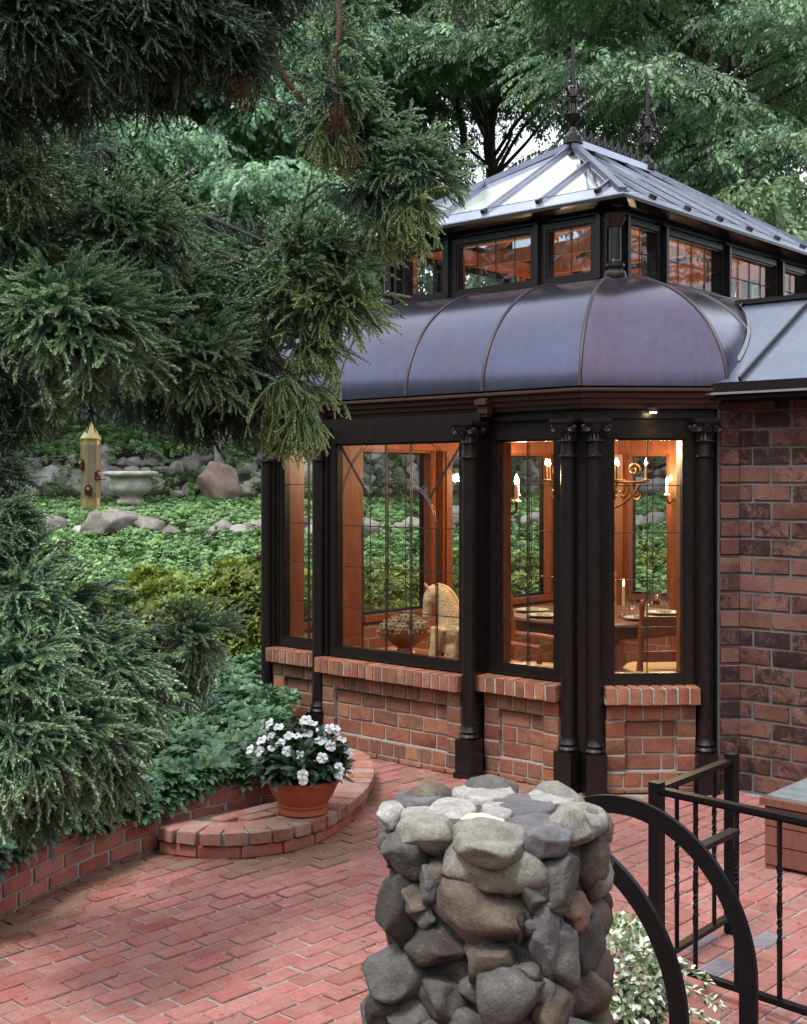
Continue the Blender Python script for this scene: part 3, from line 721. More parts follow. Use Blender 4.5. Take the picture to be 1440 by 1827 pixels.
for sx in (1, -1):
    strip((sx * ev[1][0], -OV), (sx * TX, TY0), (sx * XR, ev[2][1]), (sx * TX, TY0), 'copper_corner_panel', M['copper_warm'], 8)
    for i in range(6): strip((sx * XR, sideE[i]), (sx * TX, sideT[i]), (sx * XR, sideE[i + 1]), (sx * TX, sideT[i + 1]), 'copper_roof_panel', M['copper'])
    for i in range(7):
        if sx < 0 or i < 4: SEAMS.append(((sx * XR, sideE[i]), (sx * TX, sideT[i])))
    strip((sx * XR, ev[3][1]), (sx * TX, TY1), (sx * ev[4][0], LY + OV), (sx * TX, TY1), 'copper_corner_panel', M['copper'])
for i in range(4):
    f = lambda k: -ev[1][0] + 2 * ev[1][0] * k / 4
    g = lambda k: -TX + 2 * TX * k / 4
    strip((f(i), LY + OV), (g(i), TY1), (f(i + 1), LY + OV), (g(i + 1), TY1), 'copper_roof_panel', M['copper'])
for e, t in SEAMS: seam(e, t)
# boarded wooden ceiling just under the copper
b = MB(); pe = chamfer(0.02)
tops = [(-TX + .05, TY0 + .05), (TX - .05, TY0 + .05), (TX - .05, TY0 + .05), (TX - .05, TY1 - .05), (TX - .05, TY1 - .05), (-TX + .05, TY1 - .05), (-TX + .05, TY1 - .05), (-TX + .05, TY0 + .05)]
for k in range(8):
    k2 = (k + 1) % 8; vs = []
    for th in ths[::3]:
        for e, t in ((pe[k], tops[k]), (pe[k2], tops[k2])):
            p = dome_pt(e, t, th); p.z -= 0.06; vs.append(p)
    n = len(ths[::3]); b.add(vs, [(2 * j, 2 * j + 1, 2 * j + 3, 2 * j + 2) for j in range(n - 1)])
b.build('curved_ceiling', M['wood'], pav, fix=False)

# --- clerestory lantern
ZC0, ZC1 = 3.115, 3.445
def rect(hx, y0, y1):
    return lambda o: [(-hx - o, y0 - o), (hx + o, y0 - o), (hx + o, y1 + o), (-hx - o, y1 + o)]
cl = rect(TX, TY0, TY1)
MB().sweep(cl, [(-0.08, 3.035), (0.055, 3.035), (0.055, 3.052), (0.03, 3.057), (0.03, 3.075), (-0.08, 3.075)]).build('clerestory_sill', M['metal'], pav)
MB().sweep(cl, [(-0.08, 3.485), (0.03, 3.485), (0.05, 3.505), (0.05, 3.56), (-0.08, 3.56)]).build('clerestory_head', M['metal'], pav)
def lantern_side(p0, ang, L, wins):
    a = Vector((math.cos(ang), math.sin(ang), 0))
    last = 0.0; edges = []
    for g0, g1, n in wins:
        q = Vector((*p0, 0)) + a * g0
        window((q.x, q.y), ang, g1 - g0, ZC0, ZC1, grid([k / n for k in range(1, n)], (0.5,)), 0.04, 'clerestory_window', wood=False)
        m = (last + g0) / 2; w = g0 - last - 0.08
        if w > 0.02: edges.append((m, w))
        last = g1
    edges.append(((last + L) / 2, L - last - 0.04))
    for m, w in edges:
        q = Vector((*p0, 0)) + a * m
        o = MB().box((0, 0.005, 3.28), (max(0.03, w), 0.10, 0.41)).box((0, -0.06, 3.28), (0.03, 0.03, 0.41)).build('clerestory_post', M['metal'], pav); o.matrix_basis = frame_of((q.x, q.y), ang)
        o2 = MB().box((0, 0.085, 3.28), (max(0.05, w), 0.05, 0.41)).build('inner_post', M['wood'], pav); o2.matrix_basis = frame_of((q.x, q.y), ang)
lantern_side((-TX, TY0), 0, 2 * TX, [(0.14, 0.50, 2), (0.62, 1.28, 4), (1.40, 1.76, 2)])
lantern_side((TX, TY0), PI / 2, TY1 - TY0, [(0.15, 0.49, 2), (0.64, 1.40, 4), (1.54, 2.28, 4), (2.43, 2.82, 2)])
lantern_side((TX, TY1), PI, 2 * TX, [(0.14, 0.50, 2), (0.62, 1.28, 4), (1.40, 1.76, 2)])
lantern_side((-TX, TY1), -PI / 2, TY1 - TY0, [(0.15, 0.54, 2), (0.69, 1.43, 4), (1.57, 2.33, 4), (2.48, 2.82, 2)])
MB().sweep(rect(TX - 0.16, TY0 + 0.16, TY1 - 0.16), [(-0.02, 2.98), (0.07, 2.98), (0.07, 3.10), (-0.02, 3.10)]).build('ring_beam', M['wood'], pav)
MB().sweep(rect(TX - 0.16, TY0 + 0.16, TY1 - 0.16), [(-0.02, 3.46), (0.07, 3.46), (0.07, 3.56), (-0.02, 3.56)]).build('ring_beam', M['wood'], pav)
for sx in (-1, 1):
    for y in (TY0 - 0.03, TY1 + 0.03):
        x = sx * (TX + 0.03); rr = 0.042
        c = MB().lathe([(rr, 3.18), (rr, 3.40)], n=18).build('lantern_column', M['metal'], pav, smooth=True); c.location = (x, y, 0)
        MB().lathe([(rr + .03, 3.06), (rr + .035, 3.085), (rr + .028, 3.11), (rr + .008, 3.115), (rr + .008, 3.125), (rr + .022, 3.14), (rr + .022, 3.155), (rr + .006, 3.17), (rr, 3.182)], n=18).build('base_moulding', M['metal'], c, smooth=True)
        k = MB().lathe([(rr, 3.39), (rr + .012, 3.395), (rr, 3.405), (rr + .012, 3.45), (rr + .03, 3.48)], n=18)
        for i in range(10):
            a = 2 * PI * i / 10
            k.tube([(rr * math.cos(a), rr * math.sin(a), 3.40), ((rr + .012) * math.cos(a), (rr + .012) * math.sin(a), 3.435), ((rr + .03) * math.cos(a), (rr + .03) * math.sin(a), 3.45 + .012 * (i % 2))], [.007, .009, .005], 5)
        k.build('capital', M['bronze'], c, smooth=True)
# --- glazed hipped roof
EX, EY0, EY1, ZE, ZR = TX + 0.20, TY0 - 0.20, TY1 + 0.20, 3.555, 4.275
RY0, RY1 = EY0 + EX, EY1 - EX
MB().sweep(rect(EX, EY0, EY1), [(-0.23, 3.505), (-0.01, 3.530), (0.012, 3.534), (0.012, 3.556), (-0.02, 3.560), (-0.23, 3.555)]).build('eave_fascia', M['metal'], pav)
def hz(dist): return ZE + (ZR - ZE) * dist / EX
def front_pt(x, s, back=False):
    """point on the front (or back) hip: x along eave, s distance up-slope in plan"""
    return Vector((x, (EY1 - s) if back else (EY0 + s), hz(s)))
def side_pt(y, s, sx): return Vector((sx * (EX - s), y, hz(s)))
BORD = 0.17
def roof_face(f, a0, a1, cuts, top):
    """f(a,s)->point; top(a)-> max s; cuts: rib positions"""
    es = [a0] + cuts + [a1]
    for u, v in zip(es, es[1:]):
        mids = [w for w in (a0 + EX, a1 - EX, (a0 + a1) / 2) if u + 1e-3 < w < v - 1e-3]
        low = [f(u, min(BORD, top(u))), f(v, min(BORD, top(v)))]
        up = [f(w, top(w)) for w in [v] + sorted(mids, reverse=True) + [u]]
        pts = low + up; cl_ = []
        for p_ in pts:
            if not cl_ or (p_ - cl_[-1]).length > 1e-3: cl_.append(p_)
        if (cl_[0] - cl_[-1]).length < 1e-3: cl_.pop()
        if len(cl_) < 3: continue
        n = (f((a0 + a1) / 2 + .1, .1) - f((a0 + a1) / 2, .1)).cross(f((a0 + a1) / 2, .2) - f((a0 + a1) / 2, .1)).normalized()
        if n.z < 0: n = -n
        MB().plate([p_ + n * 0.010 for p_ in cl_], 0.008, n).build('roof_pane', M['roof_glass'], pav)
    n = Vector((0, 0, 1))
    # metal border at the eave
    MB().add([f(a0, 0) + Vector((0, 0, .012)), f(a1, 0) + Vector((0, 0, .012)), f(a1 - BORD, BORD) + Vector((0, 0, .006)), f(a0 + BORD, BORD) + Vector((0, 0, .006)),
              f(a0, 0) + Vector((0, 0, .002)), f(a1, 0) + Vector((0, 0, .002)), f(a1 - BORD, BORD) - Vector((0, 0, .004)), f(a0 + BORD, BORD) - Vector((0, 0, .004))],
             [(0, 1, 2, 3), (7, 6, 5, 4), (0, 4, 5, 1), (1, 5, 6, 2), (2, 6, 7, 3), (3, 7, 4, 0)]).build('eave_border', M['zinc'], pav)
    for c in cuts:
        t = top(c)
        if t < 0.2: continue
        a, b_ = f(c, 0.07) + Vector((0, 0, .03)), f(c, t - 0.01) + Vector((0, 0, .03))
        MB().beam(a, b_, 0.018, 0.022).build('glazing_bar', M['bar'], pav)
        d_ = (b_ - a).normalized()
        MB().beam(a - d_ * 0.03, a + d_ * 0.012, 0.032, 0.028).build('bar_end_cap', M['metal'], pav)
        MB().beam(f(c, 0.12) - Vector((0, 0, .05)), f(c, t - 0.02) - Vector((0, 0, .05)), 0.05, 0.08).build('rafter', M['wood'], pav)
fc = [-0.92, -0.46, 0.0, 0.46, 0.92]
roof_face(lambda x, s: front_pt(x, s), -EX, EX, fc, lambda x: EX - abs(x))
roof_face(lambda x, s: front_pt(x, s, True), -EX, EX, fc, lambda x: EX - abs(x))
sc_ = [EY0 + 0.46 * k for k in range(1, 8) if EY0 + 0.46 * k < EY1 - 0.1]
for sx in (1, -1):
    roof_face(lambda y, s: side_pt(y, s, sx), EY0, EY1, sc_, lambda y: min(EX, y - EY0, EY1 - y))
for sx in (-1, 1):
    for y0, y1 in ((EY0, RY0), (EY1, RY1)):
        MB().beam((sx * (EX - 0.02), y0 + (0.02 if y0 < y1 else -0.02), ZE + 0.03), (0, y1, ZR + 0.03), 0.05, 0.04).build('hip_bar', M['bar'], pav)
        MB().beam((sx * (EX - 0.1), y0 + (0.1 if y0 < y1 else -0.1), ZE), (0, y1, ZR - 0.06), 0.06, 0.09).build('hip_rafter', M['wood'], pav)
MB().beam((0, RY0, ZR + 0.035), (0, RY1, ZR + 0.035), 0.09, 0.05).build('ridge_cap', M['zinc'], pav)
MB().beam((0, RY0, ZR - 0.07), (0, RY1, ZR - 0.07), 0.06, 0.12).build('ridge_beam', M['wood'], pav)
for y in (1.7, 2.385, 3.1):
    MB().beam((-TX + .1, y, 3.50), (TX - .1, y, 3.50), 0.06, 0.09).build('tie_beam', M['wood'], pav)
# --- finials and cresting
def finial(y):
    f = MB().lathe([(0.075, 0.0), (0.075, 0.05), (0.06, 0.062), (0.055, 0.075), (0.03, 0.10), (0.022, 0.125), (0.03, 0.135), (0.022, 0.145), (0.04, 0.16), (0.066, 0.19), (0.070, 0.215), (0.062, 0.222), (0.03, 0.235), (0.026, 0.30), (0.034, 0.31), (0.026, 0.32), (0.03, 0.345), (0.042, 0.352), (0.042, 0.365), (0.025, 0.375), (0.022, 0.42), (0.026, 0.425), (0.022, 0.435)], n=20).build('finial', M['metal'], pav, smooth=True)
    f.location = (0, y, ZR + 0.03)
    MB().lathe([(0.0215, 0.43), (0.018, 0.76), (0.012, 0.775), (0.003, 0.80)], n=4).build('spire', M['metal'], f)
    for i in range(4):
        a = PI / 2 * i; ax = Vector((math.cos(a), math.sin(a), 0)); az = Vector((0, 0, 1)); s = MB()
        # large scroll, its inner curl, the lower curl and the upper volute
        s.tube(spiral(ax * 0.095 + az * 0.30, 0.066, 0.058, 0.62, ax, az, 22, R(155)), 0.0065, 6)
        s.tube(spiral(ax * 0.148 + az * 0.30, 0.036, 0.006, 1.5, ax, az, 24, R(-70)), 0.006, 6)
        s.tube(spiral(ax * 0.085 + az * 0.335, 0.03, 0.006, 1.3, ax, az, 22, R(90)), 0.006, 6)
        s.tube(spiral(ax * 0.085 + az * 0.215, 0.024, 0.005, 1.3, ax, az, 20, R(200)), 0.006, 6)
        s.tube(catmull([ax * 0.045 + az * 0.365, ax * 0.075 + az * 0.40, ax * 0.07 + az * 0.45, ax * 0.05 + az * 0.49, ax * 0.025 + az * 0.475, ax * 0.035 + az * 0.455], 4), 0.006, 6)
        s.tube(catmull([ax * 0.045 + az * 0.365, ax * 0.085 + az * 0.385, ax * 0.105 + az * 0.415], 3), [0.006] * 5 + [0.011, 0.004], 6)
        s.build('scroll', M['metal'], f, smooth=True)
finial(RY0 + 0.0); finial(RY1 - 0.0)
n = 9; y0, y1 = RY0 + 0.10, RY1 - 0.10
for i in range(n):
    y = y0 + (y1 - y0) * (i + 0.5) / n; s = MB(); w = (y1 - y0) / n
    for sg in (-1, 1):
        s.tube(spiral((0, y + sg * w * 0.22, ZR + 0.105), w * 0.26, 0.006, 1.4, (0, sg, 0), (0, 0, 1), 18, R(200)), 0.006, 5)
        s.tube(catmull([(0, y + sg * w * 0.48, ZR + 0.05), (0, y + sg * w * 0.3, ZR + 0.12), (0, y, ZR + 0.165 )], 4), 0.006, 5)
    s.tube([(0, y, ZR + 0.05), (0, y, ZR + 0.15), (0, y, ZR + 0.185)], [0.006, 0.009, 0.002], 6)
    s.build('cresting', M['metal'], pav, smooth=True)
MB().beam((0, RY0 + 0.06, ZR + 0.068), (0, RY1 - 0.06, ZR + 0.068), 0.02, 0.014).build('cresting_rail', M['metal'], pav)

# --- floor
fl = chamfer(-0.02)
MB().add([(x, y, 0.012) for x, y in fl] + [(x, y, -0.08) for x, y in fl], [tuple(range(8))] + [(i, (i + 1) % 8, (i + 1) % 8 + 8, i + 8) for i in range(8)]).build('floor', M['wood_dark'], pav)
# head beam of mahogany inside
MB().sweep(chamfer, [(-0.20, 2.03), (-0.105, 2.03), (-0.105, 2.20), (-0.20, 2.20)]).build('head_beam', M['wood'], pav)

# ------------------------------------------------------------------ brick wing
wing = empty('house_wing', BW(2.6, 0.6), BANG, label='dark red brick wing wall with blue grey standing seam roof beside the pavilion', cat='wing')
def W(o): o.matrix_parent_inverse = Matrix.Translation((-2.6, -0.6, 0)); return o
A0 = (1.862, 0.497); A1 = (1.942, 0.577)
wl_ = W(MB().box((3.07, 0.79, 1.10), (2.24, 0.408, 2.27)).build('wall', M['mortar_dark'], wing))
pp = MB().box(((A0[0] + A1[0]) / 2 + 0.027, (A0[1] + A1[1]) / 2 + 0.013, 1.10), (0.125, 0.04, 2.25), FA).build('corner_mortar', M['mortar_dark'], wl_)
W(MB().box((1.885, 0.575, 1.11), (0.07, 0.07, 2.24), R(45)).build('corner_post', M['metal'], wing))
RH = 0.1027
for r_ in range(22):
    z = 0.005 + RH * (r_ + 0.5)
    L = math.hypot(A1[0] - A0[0], A1[1] - A0[1])
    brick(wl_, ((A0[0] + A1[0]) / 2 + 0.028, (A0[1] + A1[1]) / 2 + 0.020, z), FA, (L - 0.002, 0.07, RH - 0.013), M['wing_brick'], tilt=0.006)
    x = A1[0] + 0.012; first = True
    while x < 4.15:
        if r_ == 21: w = 0.115
        else: w = 0.115 if (first and r_ % 2 == 0) else 0.226
        first = False; w += random.gauss(0, 0.003)
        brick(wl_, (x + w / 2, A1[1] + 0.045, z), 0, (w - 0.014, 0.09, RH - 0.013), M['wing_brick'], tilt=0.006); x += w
W(MB().box((3.09, 0.70, 2.235), (2.30, 0.34, 0.05)).build('wall_plate', M['metal'], wing))
W(MB().beam((1.80, 0.395, 2.285), (4.3, 0.395, 2.285), 0.03, 0.055).beam((1.83, 0.47, 2.245), (4.3, 0.47, 2.245), 0.12, 0.045).build('eave_gutter', M['metal'], wing))
W(MB().beam((1.84, 0.375, 2.255), (4.3, 0.375, 2.255), 0.006, 0.012).build('drip_edge', M['flashing'], wing))
WY0, WZ0, WY1, WZ1 = 0.40, 2.318, 1.40, 2.896
def wz(y): return WZ0 + (WZ1 - WZ0) * (y - WY0) / (WY1 - WY0)
def xv(y):
    z = wz(y)
    if y < 0.62: return max(1.80, XR - 0.30 + (y - 0.40) * 0.7)
    v = max(0.0, min(1.0, (z - Z_EAVE) / (Z_TOP - Z_EAVE))); th = math.asin(min(1, v ** (PP / 2)))
    h = 1 - math.cos(th) ** (2 / PP); return XR + (TX - XR) * h - 0.03
yy = [WY0 + (WY1 - WY0) * k / 26 for k in range(27)]
seamx = [1.16, 1.62, 2.08, 2.54, 3.0, 3.46, 3.92, 4.3]
for a, b_ in zip([0.0] + seamx, seamx):
    rows = [(max(a, xv(y)), y) for y in yy if max(a, xv(y)) < b_ - 1e-3]
    if len(rows) < 2: continue
    m = MB(); vs = []
    for x0, y in rows: vs += [(x0, y, wz(y)), (b_, y, wz(y))]
    m.add(vs, [(2 * i, 2 * i + 1, 2 * i + 3, 2 * i + 2) for i in range(len(rows) - 1)])
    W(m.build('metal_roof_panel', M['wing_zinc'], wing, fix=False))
    y0 = min(y for x0, y in rows if True)
    ys_ = [y for y in yy if xv(y) < b_ - 0.01]
    W(MB().beam((b_, ys_[0], wz(ys_[0]) + 0.012), (b_, ys_[-1], wz(ys_[-1]) + 0.012), 0.014, 0.03).build('roof_seam', M['metal'], wing))
W(MB().add([(1.52, WY1, WZ1), (4.3, WY1, WZ1), (4.3, 2.42, 2.31), (1.92, 2.42, 2.31)], [(0, 1, 2, 3)]).build('rear_roof', M['wing_zinc'], wing))
W(MB().beam((1.56, WY1, WZ1 + 0.012), (4.3, WY1, WZ1 + 0.012), 0.06, 0.03).build('ridge_cap', M['metal'], wing))
fl_ = [Vector((xv(y) + 0.03, y, wz(y) + 0.006)) for y in yy[4:]]
m = MB(); vs = []
for i, p_ in enumerate(fl_):
    w = 0.010; vs += [p_ + Vector((-w, 0.0, 0.02)), p_ + Vector((w, 0, 0.002))]
m.add(vs, [(2 * i, 2 * i + 1, 2 * i + 3, 2 * i + 2) for i in range(len(fl_) - 1)])
W(m.build('valley_flashing', M['flashing'], wing, fix=False))

# ------------------------------------------------------------------ things inside the pavilion
def bthing(name, x, y, z=0.012, rz=0.0, **kw): return empty(name, BW(x, y, z), BANG + rz, **kw)
M['cream'] = mat_simple('cream_cushion', (0.55, 0.42, 0.20), (0.66, 0.52, 0.27), 60, 0.85, bump=0.2)
M['china'] = mat_simple('green_white_china', (0.5, 0.55, 0.45), (0.65, 0.66, 0.58), 40, 0.2, bump=0)
M['crystal'] = mat_glass('crystal', 4.0, (0.93, 0.92, 0.88), 0.03)
M['gilt'] = mat_simple('dark_gilt', (0.10, 0.05, 0.02), (0.2, 0.11, 0.04), 40, 0.35, 0.7, bump=0.1)
M['carved'] = mat_simple('carved_ochre_wood', (0.42, 0.25, 0.11), (0.66, 0.46, 0.25), 16, 0.6, bump=0.9, bd=0.012)
M['bulb'] = mat_emit('bulb_glow', (1.0, 0.72, 0.34), 45.0)
M['flame'] = mat_emit('candle_flame', (1.0, 0.62, 0.22), 25.0)
M['wax'] = mat_simple('candle_wax', (0.7, 0.62, 0.45), (0.75, 0.68, 0.5), 10, 0.5, bump=0)
M['wood_red'] = mat_wood('cherry_wood', (0.24, 0.065, 0.02), (0.42, 0.14, 0.045), 0.3)
def shift(mb, d): mb.v = [(v[0] + d[0], v[1] + d[1], v[2] + d[2]) for v in mb.v]; return mb
LAMPS = []
def lamp(loc, w, r=0.06, col=(1.0, 0.68, 0.38), parent=None):
    d = bpy.data.lights.new('lamp_light', 'POINT'); d.energy = w; d.shadow_soft_size = r; d.color = col
    o = bpy.data.objects.new('lamp_light', d); COL.objects.link(o); o.location = loc; adopt(o, parent); return o
# table
tb = bthing('dining_table', 0.05, 2.10, label='round dark wooden dining table laid for dinner inside the pavilion', cat='table')
MB().lathe([(0.05, 0.70), (0.66, 0.70), (0.70, 0.715), (0.705, 0.73), (0.69, 0.742), (0.05, 0.742)], n=40).build('tabletop', M['wood_dark'], tb, smooth=True)
MB().lathe([(0.62, 0.62), (0.62, 0.70), (0.58, 0.70)], n=40).build('apron', M['wood_dark'], tb, smooth=True)
MB().lathe([(0.10, 0.06), (0.12, 0.16), (0.06, 0.26), (0.09, 0.40), (0.06, 0.55), (0.14, 0.64)], n=18).build('pedestal', M['wood_dark'], tb, smooth=True)
for i in range(4):
    a = PI / 2 * i + 0.4; MB().beam((0.08 * math.cos(a), 0.08 * math.sin(a), 0.12), (0.42 * math.cos(a), 0.42 * math.sin(a), 0.03), 0.07, 0.07).build('foot', M['wood_dark'], tb)
# chairs
def chair(x, y, rz, label, arms=False, hoop=False):
    c = bthing('dining_chair', x, y, 0.012, rz, label=label, cat='chair', group='dining chairs around the table')
    wd = M['wood_red'] if not hoop else M['wood_dark']
    MB().box((0, 0, 0.43), (0.44, 0.42, 0.035)).build('seat', M['wood_dark'], c)
    cu = MB().lathe([(0.16, 0.0), (0.215, 0.02), (0.225, 0.04), (0.20, 0.065), (0.1, 0.078)], n=20); 
    cu.v = [(v[0] * (1.0 + 0.12 * abs(math.sin(2 * math.atan2(v[1], v[0])))), v[1] * 0.95, v[2] + 0.45) for v in cu.v]
    cu = cu.build('cushion', M['cream'], c, smooth=True)
    if not hoop:
        for sx in (-1, 1):
            MB().tube(catmull([(sx * 0.15, -0.20, 0.49), (sx * 0.16, -0.27, 0.47), (sx * 0.13, -0.285, 0.40), (sx * 0.10, -0.29, 0.33)], 4), [0.012] * 6 + [0.02, 0.024, 0.03, 0.034, 0.034, 0.034, 0.03], 6).build('tie', M['cream'], cu, smooth=True)
    for sx in (-1, 1):
        MB().tube([(sx * 0.19, 0.18, 0), (sx * 0.19, 0.18, 0.1), (sx * 0.19, 0.18, 0.2), (sx * 0.19, 0.18, 0.42)], [0.014, 0.02, 0.024, 0.022], 8).build('leg', wd, c, smooth=True)
        if not hoop:
            zt = [0, 0.15, 0.43, 0.50, 0.62, 0.66, 0.80, 0.90, 0.93, 0.95, 0.975]; rt = [.016, .02, .022, .026, .018, .024, .02, .016, .022, .024, .01]
            MB().tube([(sx * 0.20, -0.19 - 0.10 * max(0, z - 0.45), z) for z in zt], rt, 8).build('back_post', wd, c, smooth=True)
        else: MB().tube([(sx * 0.19, -0.18, 0), (sx * 0.19, -0.18, 0.42)], [0.014, 0.022], 8).build('leg', wd, c, smooth=True)
        MB().tube([(sx * 0.19, 0.18, 0.2), (sx * 0.19, -0.18, 0.22)], 0.01, 6).build('stretcher', wd, c)
        if arms:
            MB().tube(catmull([(sx * 0.20, -0.22, 0.70), (sx * 0.235, -0.02, 0.69), (sx * 0.225, 0.17, 0.67)], 5), 0.016, 8).build('arm', wd, c, smooth=True)
            MB().tube([(sx * 0.215, 0.16, 0.43), (sx * 0.22, 0.165, 0.55), (sx * 0.225, 0.165, 0.66)], [0.016, 0.022, 0.014], 8).build('arm_post', wd, c, smooth=True)
    if not hoop:
        for z, h in ((0.80, 0.13), (0.60, 0.07)):
            s = MB().box((0, -0.19 - 0.10 * (z - 0.45), z), (0.39, 0.018, h))
            for sx in (-0.15, 0, 0.15):
                for sz in (-0.3, 0.3): s.tube([(sx, -0.19 - 0.10 * (z - 0.45) - 0.009, z + sz * h), (sx, -0.19 - 0.10 * (z - 0.45) - 0.014, z + sz * h)], 0.008, 6)
            s.build('slat', M['wood_red'], c)
    else:
        MB().tube([(0.21 * math.cos(PI * k / 16), -0.19 - 0.06 * math.sin(PI * k / 16), 0.45 + 0.55 * math.sin(PI * k / 16)) for k in range(17)], 0.012, 7).build('hoop', M['wood_red'], c, smooth=True)
        for k in range(-3, 4): MB().tube([(k * 0.05, -0.18, 0.45), (k * 0.052, -0.235, 0.45 + 0.55 * math.sqrt(max(0, 1 - (k * 0.052 / 0.21) ** 2)))], 0.006, 6).build('spindle', M['wood_red'], c)
    return c
chair(0.98, 1.42, R(50), 'ladder back dining chair with tied cream cushion seen through the canted corner window')
chair(0.36, 0.80, R(-78), 'armchair with cream cushion seen side on through the narrow window', arms=True)
chair(1.02, 2.62, R(115), 'hoop back chair at the right of the dining table', hoop=True)
chair(-0.55, 2.95, R(-145), 'ladder back chair at the far side of the dining table')
# table setting
def lathe_thing(name, prof, mat, x, y, z, label, cat, group=None, n=16):
    o = MB().lathe(prof, n=n).build(name, mat, smooth=True); o.location = BW(x, y, z); tag(o, label, cat, group); return o
ZT = 0.754
for i, (a, d) in enumerate([(-1.9, 0.50), (-1.1, 0.50), (-0.3, 0.50), (0.6, 0.5), (2.2, 0.5), (-2.7, 0.5)]):
    x, y = 0.05 + d * math.cos(a), 2.10 + d * math.sin(a)
    pl = empty('place_setting', BW(x, y, ZT), 0, label=['second dinner plate from the left, near the armchair', 'dinner plate at the near edge of the table behind the paired columns', 'dinner plate with napkin at the right front of the table', 'rightmost dinner plate on the round table', 'dinner plate at the far side of the round table', 'leftmost dinner plate on the round table'][i], cat='plate', group='plates on the dining table')
    MB().lathe([(0.06, 0.0), (0.075, 0.004), (0.13, 0.016), (0.132, 0.019), (0.07, 0.009)], n=24).build('plate', M['china'], pl, smooth=True)
    MB().box((0, 0, 0.022), (0.10, 0.05, 0.02), 0.5 + i).build('napkin', M['china'], pl)
gp = [(0.034, 0), (0.034, 0.003), (0.005, 0.007), (0.004, 0.08), (0.012, 0.09), (0.032, 0.11), (0.040, 0.14), (0.035, 0.19), (0.034, 0.19), (0.038, 0.14), (0.03, 0.113), (0.004, 0.095)]
gl_ = [(0.15, 1.52, 1), (0.24, 1.56, 0.85), (0.10, 1.60, 0.9), (0.42, 1.70, 1), (0.52, 1.82, 0.9), (0.58, 1.95, 1.05), (0.46, 1.92, 0.85), (0.62, 2.12, 1), (0.3, 2.55, 1), (-0.25, 2.35, 0.9)]
gl_.sort(key=lambda g: BW(g[0], g[1]).x / BW(g[0], g[1]).y)
for (x, y, s), od in zip(gl_, ['leftmost', 'second', 'third', 'fourth', 'fifth', 'sixth', 'seventh', 'eighth', 'ninth', 'rightmost']):
    lathe_thing('wine_glass', [(r_ * s, z * s) for r_, z in gp], M['crystal'], x, y, ZT, (od + ' clear stemmed wine glass on the round table') if od.endswith('most') else (od + ' clear wine glass from the left on the round table'), 'wine glass', 'glasses on the dining table')
cs = bthing('candlestick', 0.36, 1.98, ZT, label='lit candle in a short glass candlestick on the dining table', cat='candle')
MB().lathe([(0.05, 0), (0.05, 0.008), (0.02, 0.02), (0.012, 0.05), (0.03, 0.065), (0.016, 0.075), (0.016, 0.085)], n=16).build('holder', M['crystal'], cs, smooth=True)
MB().lathe([(0.012, 0.08), (0.011, 0.23), (0.004, 0.232)], n=12).build('wax', M['wax'], cs, smooth=True)
MB().lathe([(0.002, 0.235), (0.008, 0.248), (0.006, 0.262), (0.001, 0.285)], n=10).build('flame', M['flame'], cs, smooth=True)
lamp((0, 0, 0.262), 1.2, 0.01, parent=cs)
fv = bthing('flower_vase', 0.02, 2.02, ZT, label='small vase of pink and white flowers in the middle of the table', cat='vase')
MB().lathe([(0.04, 0), (0.055, 0.05), (0.035, 0.12), (0.045, 0.15)], n=16).build('vase', M['crystal'], fv, smooth=True)
M['petal_pink'] = mat_simple('pink_petal', (0.7, 0.4, 0.35), (0.8, 0.68, 0.6), 60, 0.7, bump=0)
for i in range(9):
    a = i * 2.4; r_ = 0.02 + 0.012 * i ** 0.5; c = Vector((r_ * 2.4 * math.cos(a), r_ * 2.4 * math.sin(a), 0.23 - 0.01 * i))
    b = MB().lathe([(0.006, -0.03), (0.03, -0.01), (0.036, 0.01), (0.02, 0.022), (0.004, 0.018)], n=9, flute=lambda k, z: 0.18 * (-1) ** k); shift(b, c); b.build('blossom', M['petal_pink'], fv, smooth=True)
    MB().tube([(0, 0, 0.05), tuple(c * 0.95)], 0.003, 5).build('stem', M['wood_dark'], fv)
